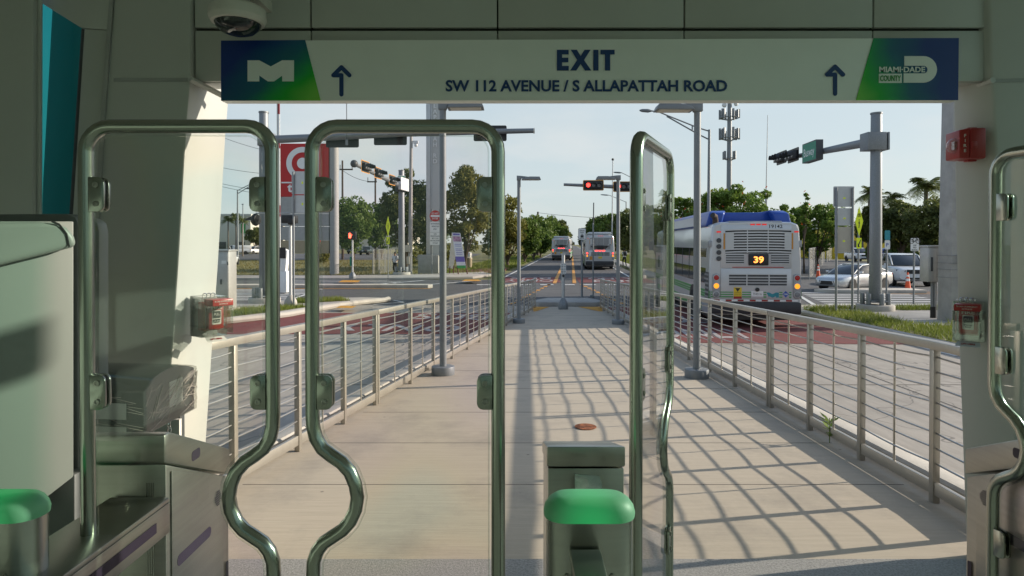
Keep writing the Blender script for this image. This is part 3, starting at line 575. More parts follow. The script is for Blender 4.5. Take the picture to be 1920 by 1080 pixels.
# ------------------------------------------------------------------ manual call points under clear covers
def callpoint(loc, rz, label, sgn):
    t = thing("fire_call_point", label, "call point", loc, rz, "fire call points under clear covers")
    # local: the wall is at +y, front faces -y
    mb = LB(); mb.box((0, .05, 0), (.135, .03, .215)); mb.build("back_plate", M['colgrey'], t, bevel=.004)
    mb = LB(); mb.box((0, -.005, .0), (.085, .08, .15)); mb.build("back_box", M['red'], t, bevel=.006)
    mb = LB(); mb.box((0, -.065, .0), (.082, .04, .128)); mb.build("pull_station", M['red'], t, bevel=.006)
    mb = LB(); mb.rbox((0, -.0865, -.002), (1, 0, 0), (0, 0, 1), .05, .075, .002, .006)
    mb.build("handle", M['wht_dirty'], t)
    mb = LB(); mb.rbox((0, -.0895, .012), (1, 0, 0), (0, 0, 1), .040, .036, .002, .005); mb.prism([(-.02, -.0895, -.012), (.02, -.0895, -.012), (.012, -.0895, -.03), (-.012, -.0895, -.03)], (0, .002, 0)); mb.build("handle_grip", M['black'], t)
    mb = LB(); mb.text("FIRE", (0, -.086, .051), (1, 0, 0), (0, 0, 1), .017, width=.055, bold=.02, t=.002); mb.text("PULL", (0, -.0905, .014), (1, 0, 0), (0, 0, 1), .012, width=.03, bold=.01, t=.001)
    mb.text("PUSH", (0, -.0905, -.022), (1, 0, 0), (0, 0, 1), .008, width=.03, t=.002); mb.build("lettering", M['wht_dirty'], t)
    cv = LB()
    for bx in ((-.068, .0, 0, .004, .125, .21), (.068, 0, 0, .004, .125, .21), (0, 0, .104, .132, .125, .004), (0, 0, -.104, .132, .125, .004), (0, -.064, 0, .132, .004, .204)): cv.box(bx[:3], bx[3:])
    cv.box((-.052, -.11, -.008), (.003, .085, .15)); cv.box((.052, -.11, -.008), (.003, .085, .15)); cv.box((0, -.154, -.008), (.107, .003, .15))
    cv.build("cover", M['glass_clear'], t)
    mb = LB()
    for z in (.05, -.05): mb.box((0, .0, z), (.142, .13, .006))
    mb.build("cover_rib", M['glass_clear'], t)
    mb = LB(); mb.box((0, -.11, .079), (.112, .092, .036)); mb.build("hood", M['red'], t, bevel=.005)
    mb = LB(); mb.text("IN CASE OF EMERGENCY", (0, -.1562, .086), (1, 0, 0), (0, 0, 1), .007, width=.09, t=.001); mb.text("ACTIVATE", (0, -.1562, .073), (1, 0, 0), (0, 0, 1), .007, width=.045, t=.001); mb.build("lettering", M['wht_dirty'], t)
    mb = LB(); mb.prism([(-.05, -.06, -.107), (.05, -.06, -.107), (.055, -.10, -.128), (-.055, -.10, -.128)], (0, .002, .001)); mb.build("tag", M['film_label'], t)
    mb = LB(); mb.text("LIFT HERE", (0, -.081, -.1165), (1, 0, 0), (0, .88, .47), .011, width=.06, bold=.01, t=.0015); mb.build("lettering", M['red'], t)
    mb = LB()
    for i in range(3): mb.tube([V((-.03 + .022 * i + .012 * math.cos(a), -.02, .112 + .010 * math.sin(a))) for a in [2 * PI * q / 8 for q in range(8)]], .0025, 5, True)
    mb.build("chain", M['chrome'], t); return t
p = at(391, 592, 3.42); callpoint((p.x, p.y, p.z), R(52), "red fire call point under clear cover on sunlit left column", 1)
p = at(1818, 601, 3.42); callpoint((p.x, p.y, p.z), R(-40), "red fire call point under clear cover on shaded right column", -1)
# ------------------------------------------------------------------ glass gate leaves
GW, GR = .436, .0165
def arc(c, r, a0, a1, n=6): return [(c[0] + r * math.cos(R(a0 + (a1 - a0) * i / n)), c[1] + r * math.sin(R(a0 + (a1 - a0) * i / n))) for i in range(n + 1)]
def gate_path():
    zt_ = .2745 + E; top = zt_; w_ = GW; P_ = [(0, PZ + .16)] + [(0, PZ + .3), (0, top - .3)]
    P_ += arc((.06, top - .06), .06, 180, 90); P_ += arc((w_ - .06, top - .06), .06, 90, 0)
    prof = [(0, 700), (0, 780), (-1, 800), (-6, 822), (-18, 842), (-36, 856), (-54, 868), (-70, 886), (-80, 910), (-84, 934), (-80, 958), (-70, 980), (-56, 996), (-38, 1008), (-20, 1020), (-8, 1036), (-1, 1056), (0, 1080), (0, 1200)]
    P_ += [(w_ + dx * .00125, E + (457 - y) * .00125) for dx, y in prof]
    P_.append((w_, PZ + .16)); return P_
def gate(loc, ang, mirror, label, dz=0.0):
    """hinge at loc; the leaf runs along local +x (mirror: -x)"""
    t = thing("glass_gate", label, "gate", (loc[0], loc[1], PZ), ang, "glass paddle gates in steel tube frames"); s = -1 if mirror else 1
    P_ = [(s * x, z - PZ + dz) for x, z in gate_path()]
    mb = LB(); mb.tube([(x, 0, z) for x, z in P_], GR, 14, True); mb.build("frame", M['tube'], t, sharp=80)
    mb = LB(); n = len(P_); area = sum(P_[i][0] * P_[(i + 1) % n][1] - P_[(i + 1) % n][0] * P_[i][1] for i in range(n)); si = 1 if area > 0 else -1; Q = []
    for i in range(n):
        a, b = V(P_[i - 1]), V(P_[(i + 1) % n]); tdir = (b - a).normalized(); nr = V((-tdir.y, tdir.x)) * si; Q.append(V(P_[i]) + nr * (GR + .005))
    fr = [(q.x, -.005, q.y) for q in Q]; bk = [(q.x, .005, q.y) for q in Q]
    mb.add(fr, [tuple(range(n))]); mb.build("pane", M['glass_gate'], t)
    mb = LB(); mb.tube([(q.x, 0, q.y) for q in Q], .0028, 5, True); mb.build("pane_edge", M['glass_clear'], t)
    for xe, inn in ((0, 1), (GW, -1)):
        for zc in (E + .115, E - .347, E - .90):
            zc = zc - PZ + dz; x = s * (xe + inn * (GR + .014)); mb = LB(); hz_ = .0405
            sgn = s * inn
            for yy in (-.0125, .0065):
                pts = [(x - sgn * .017, zc - hz_), (x + sgn * .004, zc - hz_)] + [(x + sgn * (.004 + .015 * math.sin(R(q))), zc - hz_ + .015 - .015 * math.cos(R(q))) for q in (30, 60, 90)]
                pts += [(x + sgn * (.004 + .015 * math.cos(R(q))), zc + hz_ - .015 + .015 * math.sin(R(q))) for q in (0, 30, 60, 90)] + [(x - sgn * .017, zc + hz_)]
                mb.prism([(a, yy, b) for a, b in pts], (0, .006, 0))
            cl = mb.build("clamp", M['tube'], t, bevel=.0008)
            mb = LB()
            for dzz in (-.022, .022): mb.lathe([(.0, 0), (.0065, 0), (.0065, .003), (.004, .0032), (.0035, .001), (0, .001)], (x, -.0127, zc + dzz), 12, (0, -1, 0))
            mb.build("screw", M['steelh'], cl)
    return t
GD = 1.5; gx = lambda px: (px - 960) / F * GD
gate((gx(162), GD), 0, False, "closed glass gate leaf hinged beside the left wrapped fare cabinet")
gate((gx(934), GD), 0, True, "closed glass gate leaf hinged just left of the middle bollard")
gate((.306, 1.575), R(66), False, "open glass gate leaf swung away behind the green capped middle bollard", -.005)
gate((1.55, 1.52), R(100.5), False, "open glass gate leaf cut off by the right picture edge", -.005)
# ------------------------------------------------------------------ fare cabinets, light bollards, rails
def cabinet(loc, label, mirror, side):
    """near face at local y=0, box runs +y; inner side at +x*(1|-1)"""
    t = thing("fare_cabinet", label, "fare cabinet", (loc[0], loc[1], PZ), 0, "stainless steel fare cabinets"); s = -1 if mirror else 1
    W_, L_ = .232, .40; x0, x1 = -s * W_ / 2, s * W_ / 2; ztop = 1.172; zs = .175
    zn, zf = ztop, ztop - .165                               # lid: high at the near end, falling away
    mb = LB(); mb.prism([(x0, 0, zn), (x0, .03, zn), (x0, L_, zf), (x0, L_, zf - .085), (x0, 0, zn - .075)], (x1 - x0, 0, 0)); mb.build("lid", M['steelh'], t, bevel=.006)
    mb = LB(); mb.prism([(x0 * .985, .008, .02), (x0 * .985, L_ - .008, .02), (x0 * .985, L_ - .008, zf - .09), (x0 * .985, .008, zn - .082)], ((x1 - x0) * .985, 0, 0)); mb.build("body", M['steelh'], t, bevel=.005)
    xs = x1 * .985 + s * .0015
    zA = lambda y: zn - .082 - (zn - zf + .008) * y / L_
    for z0, z1 in ((.545, None), (.05, .535)):
        mb = LB(); ya, yb = .03, L_ - .06
        tops = [(xs, yb, zA(yb) - .012), (xs, ya, zA(ya) - .012)] if z1 is None else [(xs, yb, z1), (xs, ya, z1)]
        mb.prism([(xs, ya, z0), (xs, yb, z0)] + tops, (s * .0035, 0, 0)); d_ = mb.build("side_door", M['steelh'], t, bevel=.0015)
        zc = .80 if z1 is None else .46
        mb = LB(); mb.rbox((xs + s * .0042, .155, zc), (0, s, 0), (0, 0, 1), .20, .032, .001, .014); mb.build("slot", M['slot'], d_)
    mb = LB(); mb.rbox((x1 + s * .0006, .17, zn - .108), (0, s, -.0), (0, 0, 1), .05, .030, .001, .010); mb.build('slot', M['slot'], t); mb = LB(); mb.rbox((xs + s * .0012, L_ - .028, .58), (0, s, 0), (0, 0, 1), .018, .13, .001, .006); mb.build("slot", M['slot'], t)
    mb = LB()
    for i in range(4): mb.box((x1 * (.70 - .05 * i), .0065, .55), (.0025, .003, .98))
    mb.build("groove", M['steel'], t)
    mb = LB()
    for i in range(7):
        for j in range(7):
            if (i - 3) ** 2 + (j - 3) ** 2 < 11: mb.box((xs + s * .0045, .285 + i * .006, .86 + j * .007), (.001, .0032, .0036))
    mb.build("speaker_grille", M['slot'], t); return t
CY = 1.72
cabinet((at(228, 830, CY).x, CY), "stainless fare cabinet in front of the film wrapped box on the left", False, 1)
cabinet((2.0 * .81, CY), "stainless fare cabinet below the right column, partly out of frame", True, -1)
t = thing("fare_cabinet", "small stainless fare cabinet end-on behind the middle bollard", "fare cabinet", (at(1099, 830, CY + .03).x, CY + .03, PZ), 0, "stainless steel fare cabinets")
mb = LB(); mb.prism([(-.108, 0, 1.132), (-.108, .26, 1.066), (-.108, .26, 1.03), (-.108, 0, 1.075)], (.216, 0, 0)); mb.build("lid", M['steelh'], t, bevel=.005)
mb = LB(); mb.prism([(-.105, .006, .02), (-.105, .25, .02), (-.105, .25, 1.028), (-.105, .006, 1.070)], (.21, 0, 0)); mb.build("body", M['steelh'], t, bevel=.004)
mb = LB(); mb.prism([(-.032, .004, 1.055), (.037, .004, 1.05), (.04, -.03, 1.04), (.04, -.03, .95), (-.034, -.03, .95), (-.034, -.03, 1.05)], (0, .0, -.002)); mb.bb(-.032, .036, -.03, .005, .80, .95); mb.build("reader", M['steel'], t, bevel=.003)
def bollard(px, label, rail):
    d = 1.33; x = (px - 960) / F * d; zc = at(0, 965, d).z - PZ
    t = thing("light_bollard", label, "bollard", (x, d, PZ), 0, "steel bollards with green light caps"); n = 40
    def rr(hw, hd, r, z):
        P_ = []
        for qx, qy, a0 in ((1, 1, 0), (-1, 1, 90), (-1, -1, 180), (1, -1, 270)):
            for i in range(8): a = R(a0 + 90 * i / 7); P_.append((qx * (hw - r) + r * math.cos(a), qy * (hd - r) + r * math.sin(a), z))
        return P_
    mb = LB(); mb.loft([rr(.0905, .044, .042, zc - .128), rr(.0905, .044, .042, zc)]); mb.build("head", M['steel'], t)
    c_ = LB(); c_.loft([rr(.094, .046, .044, 0), rr(.095, .047, .044, .010), rr(.092, .045, .043, .022), rr(.084, .041, .039, .033), rr(.074, .034, .032, .040), rr(.060, .026, .024, .0435), rr(.01, .008, .007, .044)])
    cp_ = c_.build("light_cap", M['greencap'], t); cp_.location = (0, 0, zc + .0005)
    mb = LB(); mb.cyl((0, 0, 0), (0, 0, zc - .127), .041, n=28); mb.build("post", M['steel'], t)
    mb = LB()
    for q in (-.05, .042): mb.lathe([(0, 0), (.006, 0), (.006, .003), (0, .003)], (q, -.0445, zc - .107), 10, (0, -1, 0))
    mb.build("screw", M['steelh'], t)
    return t
bollard(1105, "green capped steel bollard in the middle of the two gate lanes", True)
bollard(-4, "green capped steel bollard cut off by the left picture edge", True)
def beam(x, y0, y1, z0, z1, label, wd=.10):
    t = thing("gate_rail", label, "rail", (x, (y0 + y1) / 2, PZ), 0, "slotted steel rails along the gate lanes")
    L_ = y1 - y0; mb = LB(); mb.prism([(-wd / 2, -L_ / 2, z0), (wd / 2, -L_ / 2, z0), (wd / 2, L_ / 2, z1), (-wd / 2, L_ / 2, z1)], (0, 0, -.014)); mb.build("top_plate", M['steelh'], t, bevel=.004)
    for sx_ in (-1, 1):
        mb = LB(); x_ = sx_ * (wd / 2 - .004)
        mb.prism([(x_, -L_ / 2, z0 - .014), (x_, L_ / 2, z1 - .014), (x_, L_ / 2, z1 - .095), (x_, -L_ / 2, z0 - .095)], (.004, 0, 0)); f_ = mb.build("side_plate", M['steelh'], t, bevel=.001)
        mb = LB(); xo = x_ + (.0045 if sx_ > 0 else -.001)
        mb.prism([(xo, -L_ * .40, z0 - .042 + (z1 - z0) * .10), (xo, L_ * .40, z1 - .042 - (z1 - z0) * .10), (xo, L_ * .40, z1 - .068 - (z1 - z0) * .10), (xo, -L_ * .40, z0 - .068 + (z1 - z0) * .10)], (.001, 0, 0)); mb.build("slot", M['slot'], f_)
    return t
beam(at(40, 900, 1.33).x + .02, 1.05, 1.72, 1.005, 1.005, "slotted steel rail from the left bollard to the left cabinet", .16)
mb0 = beam(at(1106, 1000, 1.2).x, .72, 1.28, 1.06, 1.075, "slanting steel rail in front of the middle bollard", .062)
# ------------------------------------------------------------------ ticket machine on the left
tv = thing("ticket_machine", "tall grey green ticket machine with a rounded hood at the left edge", "ticket machine", (-1.9, 2.2, PZ))
def slant(px, py, off=0.0, yb=2.30, tn=1.1):                  # plane through px=138 running towards the camera on the left
    x0 = (138 - 960) / F * yb; u = (px - 960) / F; y = (x0 - tn * yb) / (u - tn); d = ray(px, py); p = V((0, 0, E)) + d * (y / d.y); return p + V((.74, -.67, 0)) * off
def slp(pts, o0, o1):
    mb = MB(); a = [slant(x, y, o0) for x, y in pts]; b = [slant(x, y, o1) for x, y in pts]; return mb.loft([a, b])
slp([(-260, 415), (138, 415), (138, 894), (20, 985), (-260, 1060)], -.42, 0).build("body", M['tvm'], tv, bevel=.004)
slp([(-260, 422), (60, 417), (98, 418), (120, 428), (133, 444), (137.5, 462), (-260, 560)], .0005, .055).build("hood", M['tvm'], tv, bevel=.018, seg=4)
slp([(90, 414), (104, 420), (118, 438), (123, 462), (120, 464), (115, 440), (102, 424), (88, 417)], .056, .0575).build("groove", M['black'], tv)
mb = pxprism([(-200, 402), (126, 401), (140, 406), (146, 418), (146, 960), (-200, 960)], 2.36, 2.46); mb.build("back_panel", M['tvmdark'], tv, bevel=.006)
mb = pxprism([(140, 408), (172, 409), (182, 418), (186, 434), (186, 830), (140, 830)], 2.48, 2.54); mb.build("back_panel", M['tvm'], tv, bevel=.006)
mb = pxprism([(-200, 890), (140, 890), (140, 1075), (-200, 1075)], 2.3, 2.4); mb.build("plinth", M['tvmdark'], tv, bevel=.005)
# ------------------------------------------------------------------ film-wrapped validator on a stand
wb = thing("wrapped_machine", "black machine wrapped in shiny clear film on a dark stand", "machine", (-1.55, 2.65, PZ))
A, B, C_, D_ = at(270, 735, 2.45), at(365, 713, 2.86), at(120, 735, 2.5), at(180, 690, 3.0)
zb_ = at(270, 818, 2.45).z; n = 8
rings = []
for k in range(9):                                           # barrel-topped box: front-left to back-right
    f = k / 8; zz = A.z + .055 * math.sin(PI * min(1, .15 + f * .85) * .9) * (1 if k else 0)
    L0 = V((-1.86, 2.50, 0)).lerp(V((-1.86, 2.93, 0)), f); R0 = V((A.x, A.y, 0)).lerp(V((B.x, B.y, 0)), f)
    rings.append([(L0.x, L0.y, zb_), (L0.x, L0.y, zz), (R0.x, R0.y, zz), (R0.x, R0.y, zb_)])
mb = MB(); mb.loft(rings); mb.build("case", M['bumper'], wb, bevel=.008)
sd_ = (B - A); sd_.z = 0; ln_ = sd_.length; sd_.normalize(); nr_ = V((sd_.y, -sd_.x, 0))
mb = MB(); q0 = A + sd_ * ln_ * .58 + nr_ * .004; q0.z = A.z - .055; mb.rbox(q0, sd_, (0, 0, 1), .11, .105, .002, .003)
mb.rbox((A.x - .20, A.y - .009 + .02, A.z - .075), (1, -.13, 0), (0, 0, 1), .27, .062, .002, .003); mb.rbox((A.x - .20, A.y - .009 + .02, A.z - .155), (1, -.13, 0), (0, 0, 1), .27, .04, .002, .003)
mb.build("label", M['film_label'], wb)
mb = MB()                                                     # creased film strands
for i in range(64):
    f0 = random.random(); f1 = min(1, f0 + random.uniform(.1, .5)); za = random.uniform(zb_ + .01, A.z - .004); zc = min(A.z + .01, za + random.uniform(.01, .14) * (1 if random.random() < .8 else -.5))
    o_ = random.uniform(.005, .013); a = A + sd_ * ln_ * f0 + nr_ * o_; b = A + sd_ * ln_ * f1 + nr_ * o_; a.z, b.z = za, max(zb_, zc)
    mid = (a + b) / 2 + V((0, 0, random.gauss(0, .006))); mb.tube([a, mid, b], random.choice((.0006, .0009, .0014)), 4)
for i in range(18):
    x0_ = random.uniform(-1.8, A.x - .03); x1_ = min(A.x, x0_ + random.uniform(.05, .3)); za = random.uniform(zb_ + .01, A.z); yy = lambda x: 2.50 + (A.y - 2.50) * (x + 1.86) / (A.x + 1.86) - random.uniform(.004, .009)
    mb.tube([(x0_, yy(x0_), za), (x1_, yy(x1_), za - random.uniform(-.01, .04))], random.choice((.0008, .001, .0016)), 4)
mb.build("film", pm('filmstrand', (.75, .68, .62), .18, .6, var=.3, vs=12), wb)
mb = MB(); mb.loft([[(V(p) + V((0, 0, .004)) + (nr_ * .009 if i > 1 else V((-.004, -.004, 0)))) for i, p in enumerate(r)] for r in [[(r[0]), r[1], r[2], r[3]] for r in rings]], cap=True); mb.build("film", M['film'], wb)
for i, p in enumerate((B + V((-.05, -.05, 0)), A + V((-.06, .06, 0)), V((-1.80, 2.9, 0)), V((-1.80, 2.56, 0)))):
    mb = MB(); mb.bb(p.x - .02, p.x + .02, p.y - .02, p.y + .02, PZ, zb_ - .001); mb.build("leg", M['darkgrey'], wb, bevel=.002)
p = A.lerp(B, .55) + nr_ * .0; mb = MB()
for i in range(9):
    c_ = V((p.x - .02, p.y, zb_ - .02 - .024 * i)); ax1 = V((1, 0, 0)) if i % 2 else V((0, 1, 0))
    mb.tube([c_ + ax1 * (.008 * math.cos(q)) + V((0, 0, .016 * math.sin(q))) for q in [2 * PI * j / 8 for j in range(8)]], .0028, 5, True)
mb.build("chain", M['chrome'], wb)
mb = MB(); q0 = A.lerp(B, .5) + V((-.12, .1, 0)); mb.bb(q0.x - .12, q0.x + .10, q0.y, q0.y + .02, PZ + .4, zb_ - .02); mb.build("panel", M['white'], wb)
# ================================================================== RAILINGS
DL = [3.95, 4.44, 5.37, 6.3, 7.19, 8.44, 9.55, 10.7, 11.87, 13.0, 14.15, 15.3, 16.5, 17.7, 18.85, 20.0, 21.1, 22.05, 23.0]
DR = [3.70, 4.21, 5.13, 6.06, 7.05, 8.23, 9.37, 10.56, 11.7, 12.85, 14.0, 15.15, 16.3, 17.45, 18.6, 19.75, 20.9, 21.95, 22.9]
CZ = [.16 + .1005 * i for i in range(1, 9)]
def railing(fx, dd, label, dbl, out):
    t = thing("railing", label, "railing", (fx(12), 12, zw(12)), 0, "steel railings along the walkway")
    an = math.atan2(fx(20) - fx(5), 15)
    for i, d in enumerate(dd):
        for k in ((-.035, .035) if i == dbl else (0,)):
            p = V((fx(d + k), d + k, zw(d))); mb = MB(); mb.box((p.x, p.y, p.z + .505), (.046, .046, 1.01), rz=-an); mb.build("post", M['rail'], t, bevel=.003)
    rail = lambda z, dz: [V((fx(d), d, zw(d) + z + dz)) for d in dd]
    cuts = [0, dbl, len(dd) - 1]
    for a, b in zip(cuts[:-1], cuts[1:]):
        mb = MB(); rg = []
        for i in range(a, b + 1):
            d = dd[i] + (.004 if i == a and a else (-.004 if i == b and b == dbl else 0)); c = V((fx(d), d, zw(d) + 1.04)); u = V((math.cos(an), -math.sin(an), 0)) * .033
            rg.append([c - u + V((0, 0, -.028)), c + u + V((0, 0, -.028)), c + u + V((0, 0, .028)), c - u + V((0, 0, .028))])
        mb.loft(rg); mb.build("top_rail", M['rail'], t, bevel=.004)
    mb = MB(); mb.loft([[V((fx(d) + a, d, zw(d) + .12 + b)) for a, b in ((-.015, -.065), (.015, -.065), (.015, .018), (-.015, .018))] for d in dd]); mb.build("bottom_rail", M['rail'], t, bevel=.003)
    for z in CZ:
        mb = MB(); P_ = []
        for i in range(len(dd) - 1):
            sg_ = random.uniform(.004, .014); so_ = random.gauss(0, .006)
            for k in range(6):
                f = k / 6; d = dd[i] + (dd[i + 1] - dd[i]) * f; q = math.sin(PI * f); P_.append((fx(d) + so_ * q, d, zw(d) + z - sg_ * q))
        P_.append((fx(dd[-1]), dd[-1], zw(dd[-1]) + z)); mb.tube(P_, .0068, 6); mb.build("cable", M['cable'], t)
    for i in range(1, len(dd) - 1):
        d = (dd[i] + dd[i + 1]) / 2; mb = MB(); mb.cyl((fx(d), d, zw(d) + .13), (fx(d), d, zw(d) + 1.015), .0085, n=6); mb.build("spreader", M['rail'], t)
    return t
railing(xl, DL, "long steel cable railing along the left side of the walkway", 4, -1)
railing(xr, DR, "long steel cable railing along the right side of the walkway", 4, 1)
# weed at the foot of the right railing
wd = MB()
for i in range(16):
    a = random.uniform(0, 2 * PI); l_ = random.uniform(.05, .13); h = random.uniform(.03, .2); c = V((xr(5.6) - .02, 5.62, zw(5.6) + h)); e = c + V((math.cos(a) * l_, math.sin(a) * l_, .05)); s_ = V((-math.sin(a), math.cos(a), 0)) * .018
    wd.poly([c, (c + e) / 2 + s_, e, (c + e) / 2 - s_])
wd.tube([(xr(5.6) - .02, 5.62, zw(5.6)), (xr(5.6) - .02, 5.62, zw(5.6) + .22)], .004, 5)
o = wd.build("weed", M['leaf_bright'], sharp=1); tag(o, "small green weed growing at the foot of the right railing", "weed")
# ================================================================== WALKWAY LAMPS
def lamp(px, d, ztop, dirx, label):
    p = V(((px - 960) / F * d, d, zw(d)))
    t = thing("walkway_lamp", label, "lamp", p, 0, "square-headed lamps on the walkway"); h = ztop - p.z; s = dirx
    mb = LB(); mb.cyl((0, 0, -.02), (0, 0, .125), .165, n=28); mb.build("base", M['greypaint'], t, bevel=.012)
    mb = LB(); mb.cyl((0, 0, .12), (0, 0, h), .050, .047, 18); mb.build("pole", M['greypaint'], t)
    mb = LB(); mb.prism([(-s * .06, -.058, h - .07), (s * .05, -.058, h - .07), (s * .07, -.058, h - .015), (s * .28, -.058, h - .005), (s * .28, -.058, h + .022), (s * .04, -.058, h + .05), (-s * .06, -.058, h + .055)], (0, .116, 0)); mb.build("arm", M['greypaint'], t, bevel=.004)
    mb = LB(); mb.prism([(s * .07, -.13, h - .06), (s * .59, -.13, h - .055), (s * .555, -.13, h + .022), (s * .285, -.13, h + .024), (s * .1, -.13, h - .02)], (0, .26, 0)); hd = mb.build("lamp_head", M['greypaint'], t, bevel=.006)
    mb = LB(); mb.box((s * .33, 0, h - .060), (.44, .21, .006)); mb.build("lens", M['lens'], hd)
    return t
lamp(830.5, 9.15, 4.30, 1, "tall grey walkway lamp near the left railing, between the glass gates")
lamp(1307, 8.9, 4.22, -1, "tall grey walkway lamp beside the right railing in front of the near bus")
lamp(973, 17.3, 4.10, 1, "small grey walkway lamp at the far left end of the walkway")
lamp(1159, 17.0, 4.08, -1, "small grey walkway lamp at the far right end of the walkway")
# ================================================================== SIGNAL MASTS
def sighead(mb, c, right, up, fwd, k=1.0):
    """horizontal three-lens head (housing only) centred c facing fwd"""
    c = V(c); mb.rbox(c - fwd * .0, right, up, 1.27 * k, .58 * k, .02, .06); mb.box(c + fwd * .12, (1, 1, 1), M=Matrix((right * 1.0 * k, fwd * .2, up * .34 * k)).transposed())
def frame_basis(fwd): f = V(fwd).normalized(); u = V((0, 0, 1)); return f, f.cross(u).normalized() * -1, u
def signal(parent, c, fwd, lit=None, back=None, name="signal_head", k=1.0):
    f = V(fwd).normalized(); u = V((0, 0, 1)); r = u.cross(f); c = V(c)          # r = right for someone looking at the face
    mb = MB(); mb.rbox(c + f * .01, r, u, 1.27 * k, .60 * k, .02, .06); hd = mb.build(name, M['black'], parent)
    if back: mb = MB(); mb.rbox(c + f * .002, r, u, 1.36 * k, .69 * k, .008, .07); mb.build("reflective_border", M[back], hd)
    mb = MB(); B_ = Matrix((r, f, u)).transposed(); mb.box(c + f * .10, (1.06 * k, .18, .36 * k), M=B_); mb.build("housing", M['bumper'], hd, bevel=.01)
    for i in (-1, 0, 1):
        cc = c + r * (i * .35 * k) + f * .19; mb = MB(); mb.lathe([(0, .0), (.135 * k, .0), (.13 * k, .01), (.0, .025)], cc, 16, f)
        mb.build("lens", M['redlit'] if (lit and i == -1) else M['clearlamp'], hd)
        mb = MB(); n = 10; rings = [[cc + f * z + (r * math.cos(R(a)) + u * math.sin(R(a))) * .15 * k for a in np.linspace(-20, 200, n)] for z in (0, .24)]; mb.loft(rings, cap=False, closed=False); mb.build("visor", M['bumper'], hd)
    return hd
def mast(name, label, base, r0, r1, ztop, group=None):
    t = thing(name, label, "traffic signal", base, 0, group); h = ztop - base[2]
    mb = LB(); mb.cyl((0, 0, .32), (0, 0, h), r0, r1, 24); mb.build("pole", M['galv'], t, bevel=.01)
    mb = LB(); mb.cyl((0, 0, h - .02), (0, 0, h + .03), r1 + .02, n=24); mb.build("pole_cap", M['galv'], t)
    mb = LB(); mb.cyl((0, 0, -.02), (0, 0, .18), r0 + .38, n=32); mb.build("footing", M['kerb'], t, bevel=.02)
    mb = LB(); mb.box((0, 0, .30), (r0 * 3.0, r0 * 3.0, .05)); mb.build("base_plate", M['galv'], t)
    for q in range(6):
        a = 2 * PI * (q + .5) / 6; mb = LB(); mb.cyl((math.cos(a) * (r0 + .18), math.sin(a) * (r0 + .18), .18), (math.cos(a) * (r0 + .18), math.sin(a) * (r0 + .18), .55), .075, n=10); mb.build("bolt_cover", M['galv'], t, bevel=.005)
    return t
# right island mast
bp_ = gd(1641, 581, .13); zt_ = at(1650, 213, bp_.y).z
mr = mast("signal_mast", "thick grey signal mast on the grass island, arm reaching away left", bp_, .195, .165, zt_, "traffic signal masts")
att = at(1632, 266, bp_.y); end = at(1474, 297, bp_.y + 8.2); adir = (end - att).normalized()
mb = MB(); mb.tube([att - adir * .15, end], [.155, .085], 16); mb.build("arm", M['galv'], mr)
mb = MB(); mb.box((bp_.x - .10, bp_.y, att.z), (.62, .5, .58)); mb.box((bp_.x + .28, bp_.y, att.z), (.06, .5, .58)); mb.build("clamp_box", M['galv'], mr, bevel=.01)
f_ = V((-1, .05, 0))
for s_, nm in ((.985, 0), (.80, 1)):
    c = att.lerp(end, s_) ; c.z += .02; signal(mr, c + V((-.25, 0, 0)), f_, k=.95)
c = att.lerp(end, .52) + V((-.26, 0, 0)); r_ = V((0, 0, 1)).cross(f_).normalized()
mb = MB(); mb.rbox(c + f_ * .16, r_, (0, 0, 1), 1.35, .78, .26, .03); sb = mb.build("street_sign", M['darkgrey'], mr)
mb = MB(); mb.rbox(c + f_ * .166, r_, (0, 0, 1), 1.28, .70, .004, .03); mb.build("face", M['signgreen'], sb)
mb = MB(); mb.text("Busway", c + f_ * .169, r_, (0, 0, 1), .32, width=1.0, t=.003); mb.build("lettering", M['white'], sb)
# near left mast, arm across the bus road
bl = gd(496, 567, .13); zt_ = at(500, 211, bl.y).z
ml = mast("signal_mast", "grey signal mast behind the left glass gate, long arm crossing right", bl, .19, .165, zt_, "traffic signal masts")
a0, a1 = at(505, 262, bl.y), at(1001, 245, bl.y)
mb = MB(); mb.tube([a0, a0.lerp(a1, .5) + V((0, 0, .06)), a1], [.15, .12, .09], 14); mb.build("arm", M['galv'], ml)
mb = MB(); mb.cyl(a1 - V((.02, 0, 0)), a1 + V((.03, 0, 0)), .105, n=14); mb.build("arm_cap", M['wht_dirty'], ml)
mb = MB(); mb.box((bl.x + .1, bl.y, a0.z), (.5, .5, .5)); mb.build("clamp_box", M['galv'], ml, bevel=.01)
for x, y in ((642, 262), (732, 257.5), (919, 250)): signal(ml, at(x, y, bl.y + .25), (.02, 1, 0), k=.98)
# second left mast, arm towards the camera
b2 = gd(753, 515, .14); zt_ = at(753, 320, b2.y).z
m2 = mast("signal_mast", "grey signal mast by the walking person, arm with orange edged lights", b2, .24, .2, zt_, "traffic signal masts")
a0, a1 = at(752, 349, b2.y), at(664, 307, 33.2); mb = MB(); mb.tube([a0, a1], [.17, .10], 12); mb.build("arm", M['galv'], m2)
mb = MB(); mb.sph(a1, .2); mb.build("arm_cap", M['darkgrey'], m2)
mb = MB(); mb.box((b2.x, b2.y, a0.z), (.75, .6, .75)); mb.build("clamp_box", M['darkgrey'], m2, bevel=.01)
f_ = V((1, -.12, 0))
for s_ in (.30, .62, .86): signal(m2, a0.lerp(a1, s_) + V((.15, 0, .05)), f_, back='amberband' if 'amberband' in M else 'orangepaint', k=.95)
r_ = V((0, 0, 1)).cross(f_).normalized(); c = a0.lerp(a1, .02) + V((.38, -.3, .08)); mb = MB(); mb.rbox(c, r_, (0, 0, 1), 1.9, .86, .2, .03); sb = mb.build("street_sign", M['white'], m2)
